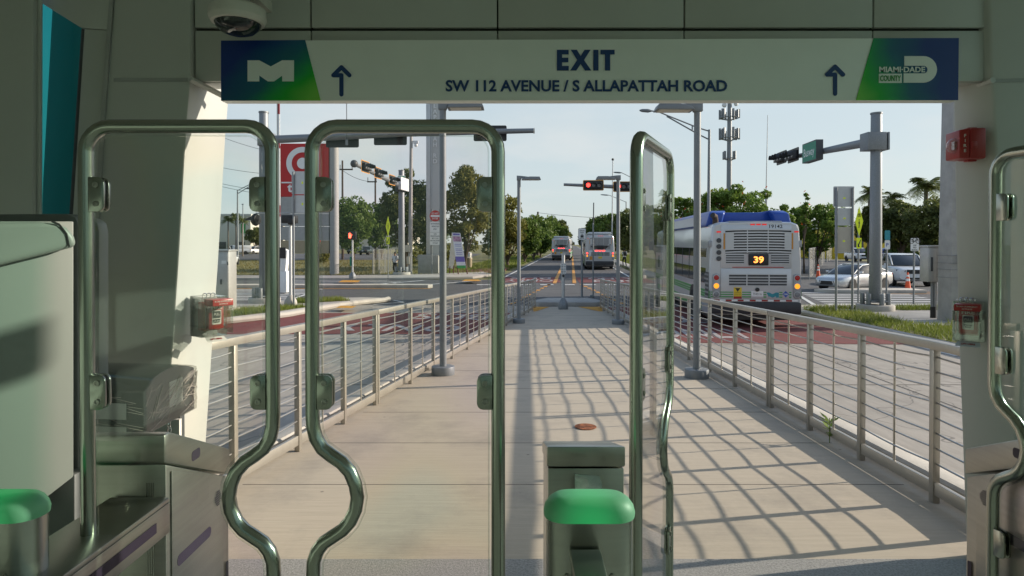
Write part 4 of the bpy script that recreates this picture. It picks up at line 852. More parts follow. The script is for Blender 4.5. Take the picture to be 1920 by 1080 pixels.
f2 = V((.35, -1, 0)).normalized(); r2 = V((0, 0, 1)).cross(f2)
mb = MB(); c2 = at(753, 340, b2.y - .5); mb.rbox(c2, r2, (0, 0, 1), .52, .80, .05, .02); sb = mb.build("street_sign", M['white'], m2)
mb = MB(); mb.rbox(c2 + f2 * .005, r2, (0, 0, 1), .46, .73, .004, .02); mb.build("face", M['signgreen'], sb)
mb = MB(); mb.text("Busway", c2 + f2 * .008, r2, (0, 0, 1), .2, width=.40, t=.003); mb.build("lettering", M['white'], sb)
# far mast with red lights
D4 = 41.5; p4 = V(((1196 - 960) / F * D4, D4, .1)); a0, a1 = at(1196, 352, D4), at(1057, 346, D4)
m4 = mast("signal_mast", "far signal mast whose arm carries two red lit signals over the bus road", p4, .17, .14, a0.z + .7, "traffic signal masts")
mb = MB(); mb.tube([a0, a1], [.15, .09], 12); mb.build("arm", M['galv'], m4)
signal(m4, at(1112.5, 347.5, D4 - .2), (-.03, -1, 0), lit=1, back='orangepaint', k=.98); signal(m4, at(1169, 350, D4 - .2), (-.03, -1, 0), lit=1, back='orangepaint', k=.98)
# ================================================================== SIGNS AND POSTS
def post_sign(name, label, cat, base, posts, plates, group=None, rpost=.032, pm_='galv'):
    t = thing(name, label, cat, base, 0, group)
    for dx, h in posts: mb = LB(); mb.cyl((dx, 0, -.02), (dx, 0, h), rpost, n=10); mb.build("post", M[pm_], t)
    for p in plates: p(t)
    return t
def plate(c, w_, h, mat, rad=.04, yoff=-.045, texts=(), name="plate", border=None):
    def f(t):
        mb = LB(); mb.rbox((c[0], yoff, c[1]), (1, 0, 0), (0, 0, 1), w_, h, .006, rad); pl = mb.build(name, M[mat], t)
        if border: mb = LB(); mb.rbox((c[0], yoff + .0065, c[1]), (1, 0, 0), (0, 0, 1), w_ + .02, h + .02, .004, rad + .008); mb.build("border", M[border], pl)
        by = {}
        for tx, x, z, hh, ww, mt in texts: by.setdefault(mt, []).append((tx, x, z, hh, ww))
        for mt, L_ in by.items():
            mb = LB()
            for tx, x, z, hh, ww in L_: mb.text(tx, (c[0] + x, yoff - .0002, c[1] + z), (1, 0, 0), (0, 0, 1), hh, width=ww, bold=.012, t=.002)
            mb.build("lettering", M[mt], pl)
    return f
def shape(name, polys, mat, yoff):
    def f(t):
        mb = LB()
        for i, pts in enumerate(polys): mb.prism([(x, yoff - .0004 * i, z) for x, z in pts], (0, .003, 0))
        mb.build(name, M[mat], t)
    return f
def circ(x, z, r, n=14): return [(x + r * math.cos(2 * PI * i / n), z + r * math.sin(2 * PI * i / n)) for i in range(n)]
# do-not-enter board on two posts (left)
b = gd(816.3, 513.5, .12); k = b.y / F; zz = lambda y, d=None: at(0, y, b.y).z - b.z
ps = [(-6.5 * k, zz(392)), (8 * k, zz(392))]
W18 = 20 * k
post_sign("road_sign", "red round do not enter sign above two white authorized vehicles plates", "sign", b, ps, [
    plate((.0, zz(405)), 21 * k, 21 * k, 'signred', rad=10.4 * k, yoff=-.05, texts=(("DO NOT", 0, 4.8 * k, 3.1 * k, 13 * k, 'white'), ("ENTER", 0, -4.8 * k, 3.1 * k, 11 * k, 'white')), name="disc"),
    shape("bar", [[(-8.5 * k, zz(407)), (8.5 * k, zz(407)), (8.5 * k, zz(403.2)), (-8.5 * k, zz(403.2))]], 'white', -.054),
    plate((0, zz(425.5)), W18, 19.5 * k, 'white', texts=(("AUTHORIZED", 0, 6 * k, 2.6 * k, 17 * k, 'black'), ("VEHICLES", 0, 1 * k, 2.6 * k, 14 * k, 'black'), ("ONLY", 0, -4 * k, 2.6 * k, 7 * k, 'black'))),
    plate((0, zz(447.5)), W18, 23 * k, 'white', texts=(("NO", 0, 8.7 * k, 2.4 * k, 5 * k, 'black'), ("PEDESTRIANS", 0, 4.6 * k, 2.4 * k, 17 * k, 'black'), ("BICYCLES", 0, .5 * k, 2.4 * k, 12 * k, 'black'), ("MOTOR-DRIVEN", 0, -3.8 * k, 2.4 * k, 17.5 * k, 'black'), ("CYCLES", 0, -8.2 * k, 2.4 * k, 9.5 * k, 'black')))])
# pedestrian warning signs, yellow-green diamond with plaque
def walker(s, z, x=0):
    return [circ(x, z + .30 * s, .075 * s), [(x - .07 * s, z + .21 * s), (x + .08 * s, z + .21 * s), (x + .09 * s, z - .02 * s), (x - .06 * s, z - .02 * s)], [(x - .06 * s, z), (x + .03 * s, z), (x - .12 * s, z - .36 * s), (x - .20 * s, z - .33 * s)], [(x + .0 * s, z), (x + .09 * s, z), (x + .20 * s, z - .30 * s), (x + .13 * s, z - .36 * s)], [(x + .07 * s, z + .18 * s), (x + .2 * s, z + .02 * s), (x + .16 * s, z - .02 * s), (x + .04 * s, z + .1 * s)], [(x - .07 * s, z + .2 * s), (x - .2 * s, z + .04 * s), (x - .16 * s, z + .0 * s), (x - .03 * s, z + .12 * s)]]
def crossing_sign(base, ytop, ymid, yp0, yp1, halfw, label, bike=False):
    k = base.y / F; z = lambda y: at(0, y, base.y).z - base.z; zc = (z(ytop) + z(ymid)) / 2; hh = (z(ytop) - z(ymid)) / 2; hw = halfw * k
    t = thing("crossing_sign", label, "sign", base, 0, "yellow green crossing signs")
    mb = LB(); mb.cyl((0, 0, -.02), (0, 0, z(ytop) - .1), .03, n=10); mb.build("post", M['galv'], t)
    mb = LB(); mb.prism([(0, -.04, zc - hh), (hw, -.04, zc), (0, -.04, zc + hh), (-hw, -.04, zc)], (0, .006, 0)); mb.build("diamond", M['yellowgreen'], t)
    pw = halfw * .62 * k; mb = LB(); mb.prism([(-pw, -.04, z(yp1)), (pw, -.04, z(yp1)), (pw, -.04, z(yp0)), (-pw, -.04, z(yp0))], (0, .006, 0)); mb.build("plaque", M['yellowgreen'], t)
    mb = LB(); s = hh * .85
    fx_ = hw / hh * 1.25
    for i, pts in enumerate(walker(s, zc - (.16 * hh if bike else 0))): mb.prism([(x * fx_, -.0415 - .0004 * i, zz_) for x, zz_ in pts], (0, .002, 0))
    if bike:
        for x in (-.2 * hw, .2 * hw): mb.tube([(x + .16 * hw * math.cos(q), -.043, zc + .40 * hh + .11 * hh * math.sin(q)) for q in [2 * PI * j / 12 for j in range(12)]], .008, 4, True)
        mb.tube([(-.2 * hw, -.043, zc + .4 * hh), (0, -.043, zc + .55 * hh), (.2 * hw, -.043, zc + .4 * hh)], .008, 4)
    zp = (z(yp0) + z(yp1)) / 2; q = (z(yp0) - z(yp1)) * .36
    mb.prism([(pw * .55, -.042, zp + q), (-pw * .25, -.042, zp - q * .2), (-pw * .55, -.042, zp + q * .0), (-pw * .55, -.042, zp - q), (pw * .3, -.042, zp - q), (pw * .0, -.042, zp - q * .55), (pw * .75, -.042, zp + q * .75)], (0, .002, 0))
    mb.build("symbol", M['black'], t); return t
crossing_sign(gd(728, 521, .14), 405, 444, 444.5, 458, 4.4, "yellow green walking person sign left of the grey mast and the walking person")
crossing_sign(gd(1609, 566, .13), 387, 443, 446, 466, 7.5, "yellow green bicycle and walker sign left of the thick mast on the right island", True)
# two posts with sign backs (right)
b = gd(1582, 586, .13); k = b.y / F; zz = lambda y: at(0, y, b.y).z - b.z
t = thing("sign_back", "grey backs of three stacked sign plates on two posts, right island", "sign", b, 0)
for dx in (-15.5, 15): mb = LB(); mb.cyl((dx * k, -.03, -.02), (dx * k, -.03, zz(352 if dx > 0 else 352)), .035, n=10); mb.build("post", M['galv'], t)
for (y0, y1, x0, x1), m_ in (((349, 388, -20, 19), 'aluminium'), ((390, 423, -17, 17), 'aluminium'), ((425, 473, -17, 15), 'beige')):
    mb = LB(); mb.rbox(((x0 + x1) / 2 * k, .02, (zz(y0) + zz(y1)) / 2), (1, 0, 0), (0, 0, 1), (x1 - x0) * k, zz(y0) - zz(y1) - .01, .008, .03); pl = mb.build("plate", M[m_], t)
    mb = LB(); mb.box(((x0 + x1) / 2 * k + .02, .018, (zz(y0) + zz(y1)) / 2 - .05), (.07, .004, .05)); mb.build("sticker", M['yellowgreen'], pl)
# sign backs beside the left mast
b = gd(551, 576, .13); k = b.y / F; zz = lambda y: at(0, y, b.y).z - b.z
t = thing("sign_back", "two grey sign backs on a slim post in front of the red store pylon", "sign", b, 0)
mb = LB(); mb.cyl((0, 0, -.02), (0, 0, zz(322)), .035, n=10); mb.build("post", M['galv'], t)
for y0, y1, x0, x1 in ((321, 364, -4, 26), (366, 399, -4, 26)):
    mb = LB(); mb.rbox(((x0 + x1) / 2 * k, .045, (zz(y0) + zz(y1)) / 2), (1, 0, 0), (0, 0, 1), (x1 - x0) * k, zz(y0) - zz(y1), .008, .04); pl = mb.build("plate", M['aluminium'], t)
    mb = LB(); mb.box((16 * k, .042, (zz(y0) + zz(y1)) / 2), (.05, .004, .08)); mb.build("sticker", M['yellowgreen'], pl)
# small regulatory signs
b = gd(1713, 572, .13); k = b.y / F; zz = lambda y: at(0, y, b.y).z - b.z
def bikef(t):
    mb = LB(); zc = zz(452.5)
    for x in (-.115, .115): mb.tube([(x + .075 * math.cos(q), -.053, zc + .075 * math.sin(q)) for q in [2 * PI * j / 14 for j in range(14)]], .009, 4, True)
    mb.tube([(-.115, -.053, zc), (-.04, -.053, zc + .13), (.07, -.053, zc + .12), (0, -.053, zc - .01), (-.115, -.053, zc)], .009, 4); mb.tube([(.05, -.053, zc + .17), (.115, -.053, zc)], .009, 4); mb.build("symbol", M['black'], t)
post_sign("road_sign", "small white sign with a bicycle reading USE PED SIGNAL", "sign", b, [(0, zz(447))], [plate((0, zz(458.5)), 15.5 * k, 24 * k, 'white', border='darkgrey', texts=(("USE", 0, -.03, .05, .12, 'black'), ("PED", 0, -.11, .05, .12, 'black'), ("SIGNAL", 0, -.19, .05, .22, 'black'))), bikef])
b = gd(1662, 566, .13); k = b.y / F; zz = lambda y: at(0, y, b.y).z - b.z
post_sign("road_sign", "narrow blue and white sign half hidden behind the thick mast", "sign", b, [(0, zz(432))], [plate((0, zz(441)), 10 * k, 18 * k, 'teal'), plate((0, zz(459)), 10 * k, 17 * k, 'white', texts=(("P", 0, 0, .12, .09, 'blue'),))])
b = gd(1091, 558, .16); k = b.y / F; zz = lambda y: at(0, y, b.y).z - b.z
post_sign("road_sign", "white CROSS ONLY ON signal sign at the far end of the walkway", "sign", b, [(0, zz(430))], [plate((0, zz(439)), 13.5 * k, 21 * k, 'white', border='darkgrey', texts=(("CROSS", 0, .14, .045, .19, 'black'), ("ONLY", 0, .065, .045, .16, 'black'), ("ON", 0, -.01, .045, .08, 'black'), ("SIGNAL", 0, -.18, .035, .2, 'black'))), shape("symbol", [[(-.06, zz(441)), (.06, zz(441)), (.06, zz(445.5)), (-.06, zz(445.5))]], 'black', -.05)], rpost=.045)
b = gd(1112, 558, .16); k = b.y / F; zz = lambda y: at(0, y, b.y).z - b.z
t = thing("marker_pole", "thin bare dark tipped pole at the far end of the walkway", "pole", b)
mb = LB(); mb.cyl((0, 0, -.02), (0, 0, zz(418)), .03, n=8); mb.build("lower_pole", M['galv'], t); mb = LB(); mb.cyl((.01, 0, zz(420)), (.02, 0, zz(380)), .022, n=8); mb.build("upper_pole", M['darkgrey'], t)
mb = LB(); mb.box((-.04, 0, .06), (.16, .1, .1)); mb.build("foot", M['galv'], t, bevel=.01)
# push-button post
def ped_base(t, r=.30, h=.55, mat='galv'):
    mb = LB(); mb.loft([[(r * q * sx_, r * q * sy_, z) for sx_, sy_ in ((-1, -.45), (-.45, -1), (.45, -1), (1, -.45), (1, .45), (.45, 1), (-.45, 1), (-1, .45))] for q, z in ((1, -.02), (1, h * .35), (.92, h * .55), (.4, h), (.3, h * 1.02))]); mb.build("base", M[mat], t, bevel=.01)
b = V((at(1056, 568, 22.6).x, 22.6, .0)); k = b.y / F; zz = lambda y: at(0, y, b.y).z - b.z
t = thing("push_button_post", "aluminium push button post with small sign in the middle of the walkway end", "signal post", b)
ped_base(t, .17, .40); mb = LB(); mb.cyl((0, 0, .36), (0, 0, zz(477)), .058, n=14); mb.build("pole", M['aluminium'], t)
mb = LB(); mb.cyl((0, 0, zz(477)), (0, 0, zz(475)), .075, n=14); mb.build("pole_cap", M['aluminium'], t)
mb = LB(); mb.rbox((0, -.075, zz(504)), (1, 0, 0), (0, 0, 1), 10 * k, 19 * k, .01, .01); pl = mb.build("sign_plate", M['white'], t)
mb = LB()
for i in range(6): mb.box((-.045, -.077, zz(496.5 + i * 3)), (.05, .004, .025)); mb.box((.04, -.077, zz(496.5 + i * 3)), (.08, .004, .015))
mb.build("symbol", M['black'], pl)
mb = LB(); mb.lathe([(0, 0), (.05, 0), (.045, .04), (.02, .05), (0, .05)], (0, -.062, zz(517)), 14, (0, -1, 0)); mb.build("push_button", M['black'], t)
# pedestrian signal with red hand
b = gd(661, 522, .14); k = b.y / F; zz = lambda y: at(0, y, b.y).z - b.z
t = thing("pedestrian_signal", "pedestrian signal showing a lit red hand on a slim pole", "signal", b)
ped_base(t, .21, .40); mb = LB(); mb.cyl((0, 0, .36), (0, 0, zz(448)), .055, n=12); mb.build("pole", M['aluminium'], t)
mb = LB(); mb.box((-.02, 0, zz(441.5)), (.52, .28, .50)); hs = mb.build("housing", M['black'], t, bevel=.02)
mb = LB(); hx, hz_ = -.12, zz(442); mb.prism([(hx - .075, -.145, hz_ - .15), (hx + .06, -.145, hz_ - .15), (hx + .09, -.145, hz_ + .02), (hx - .08, -.145, hz_ + .04)], (0, .003, 0))
for i, (dx, h) in enumerate(((-.065, .14), (-.025, .17), (.015, .165), (.055, .13))): mb.box((hx + dx, -.1455, hz_ + h / 2 + .01), (.03, .003, h))
mb.prism([(hx + .07, -.1452, hz_ - .05), (hx + .14, -.1452, hz_ + .06), (hx + .12, -.1452, hz_ + .08), (hx + .05, -.1452, hz_ - .0)], (0, .003, 0)); mb.build("hand_symbol", M['handlit'], hs)
mb = LB(); mb.box((-.11, 0, zz(490)), (.1, .14, .6)); mb.build("push_button_box", M['signgreen'], t, bevel=.02)
# pedestrian heads near the left mast
b = gd(545, 575, .13); k = b.y / F; zz = lambda y: at(0, y, b.y).z - b.z
t = thing("pedestrian_signal", "pole with two black signal heads seen from behind, close to the left mast", "signal", (b.x, b.y, b.z))
ped_base(t, .20, .40, 'kerb'); mb = LB(); mb.cyl((0, 0, .36), (0, 0, zz(404)), .055, n=12); mb.build("pole", M['aluminium'], t)
mb = LB(); mb.lathe([(0, 0), (.20, .0), (.22, .05), (.18, .14), (0, .18)], (-1.25, .0, zz(412)), 16, (1, -.3, 0)); mb.prism([(-1.24, -.12, zz(404)), (-1.62, -.1, zz(413)), (-1.24, -.12, zz(412))], (0, .3, 0)); mb.build("signal_head", M['black'], t)
mb = LB(); mb.box((-.02, .0, zz(411)), (.5, .3, .28)); mb.box((.08, -.1, zz(416)), (.18, .3, .20)); mb.build("signal_head", M['black'], t, bevel=.02)
mb = LB(); mb.tube([(-1.2, 0, zz(400)), (0, 0, zz(400))], .025, 6); mb.build("bracket", M['aluminium'], t)
# ================================================================== RAILWAY-STYLE BARRIER, CABINETS
b = gd(533, 548, .05); b.y += 0; k = b.y / F; zz = lambda y: at(0, y, b.y).z - b.z
t = thing("barrier_gate", "white crossing gate with its striped arm raised upright", "barrier", b)
mb = LB(); mb.box((0, 0, zz(508) / 2), (.36, .4, zz(508))); mb.build("housing", M['white'], t, bevel=.02)
mb = LB(); mb.prism([(-.12, -.2, zz(508)), (.12, -.2, zz(508)), (.22, -.2, zz(470)), (-.10, -.2, zz(464))], (0, .4, 0)); mb.build("arm_mount", M['white'], t, bevel=.02)
mb = LB(); mb.box((0, -.22, zz(474)), (.30, .05, .5)); mb.build("counterweight", M['black'], t)
xa = (524 - 533) * k; seg_ = 15; z0, z1 = zz(470), zz(150)
for i in range(seg_):
    mb = LB(); a, c = z0 + (z1 - z0) * i / seg_, z0 + (z1 - z0) * (i + 1) / seg_; mb.box((xa, 0, (a + c) / 2), (.09, .05, c - a - .002)); mb.build("arm_section", M['red'] if i in (3, 9, 12) else M['white'], t)
mb = LB(); mb.box((xa - .075, 0, (z0 + z1) / 2 + 1.5), (.02, .03, (z1 - z0) * .5)); mb.build("light_cable", M['black'], t)
b = gd(652, 545, .05); k = b.y / F; zz = lambda y: at(0, y, b.y).z - b.z
t = thing("whip_antenna", "thin tall antenna rod fixed on the left signal mast arm", "antenna", at(652, 262, bl.y))
mb = LB(); mb.cyl((0, -.14, -.25), (0, -.14, at(0, 120, bl.y).z - at(0, 262, bl.y).z), .016, n=6); mb.build("rod", M['darkgrey'], t); mb = LB(); mb.box((0, -.14, -.12), (.09, .05, .2)); mb.build("mount", M['galv'], t)
b = gd(424, 585, .13); k = b.y / F; zz = lambda y: at(0, y, b.y).z - b.z
t = thing("control_cabinet", "tall bare metal control cabinet beside the left column", "cabinet", b)
hh = zz(471); mb = LB(); mb.bb(-.62, .13, -.1, .5, .10, hh); mb.build("body", M['cabinet'], t, bevel=.012)
mb = LB(); mb.bb(-.66, .16, -.14, .54, hh - .001, hh + .05); mb.build("lid", M['cabinet'], t, bevel=.012)
mb = LB(); mb.bb(-.60, .11, -.112, -.1005, .16, hh - .06); d_ = mb.build("door", M['cabinet'], t, bevel=.004)
mb = LB(); mb.box((-.10, -.13, hh * .5), (.05, .03, .16)); mb.box((.115, -.115, hh * .80), (.03, .03, .1)); mb.box((.115, -.115, hh * .2), (.03, .03, .1)); mb.build("handle", M['darkgrey'], d_, bevel=.004)
mb = LB(); mb.box((-.02, -.114, hh * .82), (.14, .003, .1)); mb.build("label", M['white'], d_); mb = LB(); mb.bb(-.7, .2, -.2, .6, -.02, .10); mb.build("plinth", M['kerb'], t, bevel=.02)
# concrete service pole with electric boxes, right
b = gd(1789, 601, .13); k = b.y / F; zz = lambda y: at(0, y, b.y).z - b.z
t = thing("service_pole", "weathered square concrete utility pole with a small meter, next to right column", "pole", b)
hh = zz(-40); mb = LB(); mb.loft([[(sx_ * w_, sy_ * w_, z) for sx_, sy_ in ((-1, -1), (1, -1), (1, 1), (-1, 1))] for w_, z in ((.30, -.02), (.21, hh))]); mb.build("pole", M['concpole'], t, bevel=.02)
mb = LB(); mb.box((-.02, -.36, zz(486)), (.16, .12, .30)); mb.build("meter", M['galv'], t, bevel=.02); mb = LB(); mb.cyl((.0, -.35, zz(493)), (0, -.35, zz(530)), .02, n=8); mb.build("conduit", M['galv'], t)
mb = LB(); mb.box((.10, -.34, zz(587)), (.30, .16, .46)); mb.build("base_box", M['greypaint'], t, bevel=.02)
mb = LB()
for y in (479, 493, 505, 520): mb.box((0, 0, zz(y)), (.60, .60, .012))
mb.build("strap", M['galv'], t)
b = gd(1745, 596, .13); k = b.y / F; zz = lambda y: at(0, y, b.y).z - b.z
t = thing("electric_box", "grey steel electric box raised on conduits left of the concrete pole", "electric box", b)
mb = LB(); mb.bb(-.20, .26, -.18, .22, zz(528), zz(464)); mb.build("body", M['cabinet'], t, bevel=.015); mb = LB(); mb.bb(-.19, .02, -.20, -.181, zz(526), zz(466)); d_ = mb.build("door", M['cabinet'], t, bevel=.006)
mb = LB(); mb.bb(-.14, -.08, -.215, -.2005, zz(508), zz(482)); mb.build("handle", M['darkgrey'], d_, bevel=.004); mb = LB(); mb.bb(-.21, .28, -.2, .24, zz(464) + .001, zz(460)); mb.build("lid", M['cabinet'], t, bevel=.01)
for x, r_ in ((.03, .035), (.10, .03), (.16, .018)): mb = LB(); mb.cyl((x, 0, -.02), (x, 0, zz(528)), r_, n=10); mb.build("conduit", M['galv'], t); 
for x in (.03, .10): mb = LB(); mb.cyl((x, 0, -.02), (x, 0, .33), .042, n=10); mb.build("sleeve", M['black'], t)
# traffic cones
def cone(px, py, h, label, z=0.0):
    b = gd(px, py, z); t = thing("traffic_cone", label, "traffic cone", b, .2, "orange traffic cones"); k = h
    mb = LB(); mb.box((0, 0, .02 * k), (.42 * k, .42 * k, .04 * k)); mb.build("base", M['cone'], t, bevel=.012)
    pr = lambda a, c: [(.17 - .13 * a) * k, (.04 + .96 * a) * k]
    mb = LB(); mb.lathe([(0, .041 * k), (.16 * k, .041 * k), (.035 * k, k), (0, k)], (0, 0, 0), 18); mb.build("cone", M['cone'], t)
    for a0_, a1_ in ((.52, .66), (.76, .86)):
        mb = LB(); mb.lathe([((.162 - .125 * a0_) * k, (.041 + .96 * a0_) * k), ((.162 - .125 * a1_) * k, (.041 + .96 * a1_) * k)], (0, 0, 0), 18); mb.build("reflective_band", M['white'], t)
cone(1702, 546, .92, "larger orange traffic cone behind the white sedan's tail"); cone(1534, 521, .92, "small orange traffic cone by the fence right of the near bus", .0)
# ================================================================== BUSES
def wheel(par, c, r, w_, ax=(1, 0, 0), tyre='rubber', rim='aluminium', spokes=5):
    a = V(ax).normalized(); mb = LB(); mb.lathe([(r * .62, -w_ / 2), (r * .93, -w_ / 2), (r, -w_ * .36), (r, w_ * .36), (r * .93, w_ / 2), (r * .62, w_ / 2)], c, 24, a); wh = mb.build("wheel", M[tyre], par)
    mb = LB(); mb.lathe([(0, w_ * .18), (r * .60, w_ * .25), (r * .66, w_ * .46), (r * .60, w_ * .47), (r * .56, w_ * .36), (r * .18, w_ * .34), (r * .14, w_ * .40), (0, w_ * .40)], c, 24, a)
    t = a.orthogonal().normalized(); u = a.cross(t)
    for k in range(spokes):
        q = 2 * PI * k / spokes; d_ = t * math.cos(q) + u * math.sin(q); mb.box(V(c) + a * (w_ * .40) + d_ * (r * .36), (1, 1, 1), M=Matrix((a * w_ * .14, d_ * r * .52, d_.cross(a) * r * .16)).transposed())
    mb.build("rim", M[rim], wh)
    return wh
def bus(loc, rz, label, L_=12.2, near=False, art=False, route=None, lit=False):
    t = thing("city_bus", label, "bus", loc, rz, "silver city buses on the bus road"); HW = 1.295
    def ring(y, hw, zr, z0=.40, cr=.16):
        return [(-hw, y, z0), (-hw, y, 1.9), (-hw + .03, y, zr - cr - .5), (-hw + .07, y, zr - cr), (-hw + .12, y, zr - cr * .4), (-hw + .28, y, zr), (0, y, zr + .03), (hw - .28, y, zr), (hw - .12, y, zr - cr * .4), (hw - .07, y, zr - cr), (hw - .03, y, zr - cr - .5), (hw, y, 1.9), (hw, y, z0)]
    secs = [(0, L_)] if not art else [(0, 7.4), (8.3, 17.5)]
    for a, b in secs:
        mb = LB(); mb.loft([ring(a, HW - .05, 3.05), ring(a + .06, HW, 3.08), ring(b - .3, HW, 3.08), ring(b, HW - .1, 3.0)]); mb.build("body", M['busbody'], t, sharp=30)
        for s in (-1, 1):
            mb = LB(); mb.prism([(s * (HW - .022), a + .55, 1.28), (s * (HW - .022), b - .3, 1.28), (s * (HW - .05), b - .3, 2.32), (s * (HW - .05), a + .55, 2.32)], (s * .034, 0, 0)); wi = mb.build("window", M['glass_dark'], t)
            mb = LB()
            for k in range(1, int((b - a - .8) / 1.35)): y = a + .55 + k * 1.35; mb.prism([(s * HW, y - .03, 1.28), (s * HW, y + .03, 1.28), (s * (HW - .02), y + .03, 2.32), (s * (HW - .02), y - .03, 2.32)], (s * .016, 0, 0))
            mb.build("pillar", M['black'], wi)
            mb = LB()
            for zc, h in ((1.05, .035), (.965, .03), (.89, .03)): mb.bb(s * HW - .004, s * HW + .004, a + .02, b - .3, zc - h, zc + h)
            mb.bb(s * HW - .0035, s * HW + .0035, a + 1.2, b - 1, .42, .62); mb.build("stripe", M['stripe'], t)
    if art: mb = LB(); mb.bb(-HW + .1, HW - .1, 7.41, 8.29, .5, 2.95); mb.build("bellows", M['bumper'], t)
    ys = (2.6, L_ - 2.9) if not art else (2.4, 10.0, 14.8)
    for y in ys:
        for s in (-1, 1):
            mb = LB(); mb.lathe([(0, 0), (.60, 0), (.60, .02), (0, .02)], (s * (HW - .012), y, .52), 26, (s, 0, 0)); mb.build("wheel_arch", M['black'], t); wheel(t, (s * (HW - .13), y, .485), .485, .30, (s, 0, 0))
    mb = LB(); mb.bb(-HW + .1, HW - .1, .1, L_ - .2, .24, .40); mb.build("underbody", M['black'], t)
    # ---- rear face (y = 0, facing -y), coordinates x to the right
    B = lambda nm, mt, par=t, bev=0: lambda mb: mb.build(nm, M[mt], par, bevel=bev)
    def box(nm, mt, x0, x1, z0, z1, y0, y1, par=t, bev=0): mb = LB(); mb.bb(x0, x1, y0, y1, z0, z1); return mb.build(nm, M[mt], par, bevel=bev)
    box("bumper", 'bumper', -HW + .03, HW - .03, .42, .77, -.10, .2, bev=.05)
    box("rear_panel", 'busbody', -.98, 1.0, 1.75, 3.0, -.022, .02, bev=.012)
    hd = box("engine_door", 'busbody', -.98, 1.0, .86, 1.735, -.026, .02, bev=.012)
    gr = box("grille", 'black', -.86, .99, 2.17, 2.84, -.0245, -.0225)
    n = 9
    mb = LB()
    for i in range(n):
        z = 2.19 + .64 * i / (n - 1); c_ = .05 * math.sin(PI * i / (n - 1)); mb.prism([(-.86, -.024, z), (-.55, -.024, z + .012), (0.06, -.024, z + .018), (.66, -.024, z + .012), (.99, -.024, z), (.99, -.024, z + .034), (.66, -.024, z + .052), (.06, -.024, z + .058), (-.55, -.024, z + .052), (-.86, -.024, z + .034)], (0, -.03, 0))
    for x in (-.24, .34): mb.bb(x - .012, x + .012, -.052, -.024, 2.19, 2.84)
    mb.bb(-.86, -.62, -.04, -.023, 2.3, 2.78); mb.bb(.80, .99, -.04, -.023, 2.3, 2.78)
    mb.build("slat", M['busbody'], gr)
    for x0, x1 in ((-.84, -.33), (.43, .93)):
        g2 = box("vent", 'darkgrey', x0, x1, 1.87, 2.15, -.0245, -.0225); mb = LB()
        for i in range(5): mb.bb(x0, x1, -.042, -.0245, 1.865 + i * .066, 1.892 + i * .066)
        mb.build("slat", M['busbody'], g2)
    lg = box("lower_grille", 'darkgrey', -.75, .87, 1.23, 1.57, -.0285, -.0265, hd); mb = LB()
    for i in range(5): mb.bb(-.75, .87, -.045, -.0285, 1.225 + i * .083, 1.25 + i * .083)
    for x in (-.25, .37): mb.bb(x - .015, x + .015, -.047, -.0285, 1.23, 1.57)
    mb.build("slat", M['busbody'], lg)
    sgn = box("route_display", 'black', -.21, .35, 1.83, 2.16, -.075, -.02, bev=.02)
    if route: mb = LB(); mb.text(route, (.07, -.0755, 1.995), (1, 0, 0), (0, 0, 1), .17, width=.28, bold=.03, t=.002); mb.build("lettering", M['led_amber'], sgn)
    for s, off in ((-1, -1.11), (1, 1.16)):
        pod = LB(); pod.rbox((off, -.03, 1.23), (1, 0, 0), (0, 0, 1), .22, .72, .03, .09); pd = pod.build("lamp_pod", M['busgrey'], t, bevel=.008)
        for z, mt in ((1.47, 'redlit' if lit else 'redlamp'), (1.23, 'amberlamp'), (.985, 'clearlamp')):
            mb = LB(); mb.lathe([(.095, 0), (.092, .012), (.08, .014), (.078, .004)], (off, -.0305, z), 18, (0, -1, 0)); mb.build("lamp_ring", M['aluminium'], pd)
            mb = LB(); mb.lathe([(0, 0), (.077, 0), (.07, .012), (0, .02)], (off, -.031, z), 18, (0, -1, 0)); mb.build("taillight", M[mt], pd)
    if near:
        for z in (2.55, 2.375, 2.2, 2.025): mb = LB(); mb.lathe([(0, 0), (.07, 0), (.07, .008), (.0, .01)], (-1.04, -.026, z), 18, (0, -1, 0)); mb.build("vent_disc", M['darkgrey'], t)
        mb = LB(); mb.text("19142", (.56, -.0225, 2.955), (1, 0, 0), (0, 0, 1), .095, width=.37, bold=.015, t=.002); mb.build("lettering", M['black'], t)
        st_ = box("warning_sticker", 'yellow', -.62, -.39, .93, 1.19, -.0285, -.0265, hd); mb = LB(); mb.bb(-.62, -.39, -.0295, -.0286, .86, .93); mb.build("sticker_band", M['red'], st_)
        mb = LB(); mb.prism([(-.58, -.0292, 1.17), (-.43, -.0292, 1.17), (-.505, -.0292, 1.06)], (0, .0006, 0)); mb.text("CAUTION", (-.505, -.0287, 1.035), (1, 0, 0), (0, 0, 1), .03, width=.18, t=.001); mb.text("FREQUENT STOPS", (-.505, -.0287, .98), (1, 0, 0), (0, 0, 1), .02, width=.19, t=.001); mb.build("lettering", M['black'], st_)
        pl = box("license_plate", 'white', -.12, .21, .93, 1.09, -.034, -.0265, hd); mb = LB(); mb.text("TH0116", (.045, -.0345, 1.0), (1, 0, 0), (0, 0, 1), .065, width=.24, t=.001); mb.build("lettering", M['black'], pl)
        mb = LB(); mb.lathe([(0, 0), (.06, .0), (.055, .04), (0, .05)], (.045, -.03, 1.13), 14, (0, -1, 0)); mb.build("camera", M['black'], hd)
        m_ = lambda x, z: (.30 + x * .0053, -.0295, .90 + z * .0037)
        mb = LB(); mb.prism([m_(*q) for q in ((0, 40), (15, 40), (32, 28), (50, 40), (66, 40), (66, 0), (50, 0), (50, 12), (36, 0), (29, 0), (15, 12), (15, 0))], (0, .002, 0)); mb.build("emblem", M['teal'], hd)
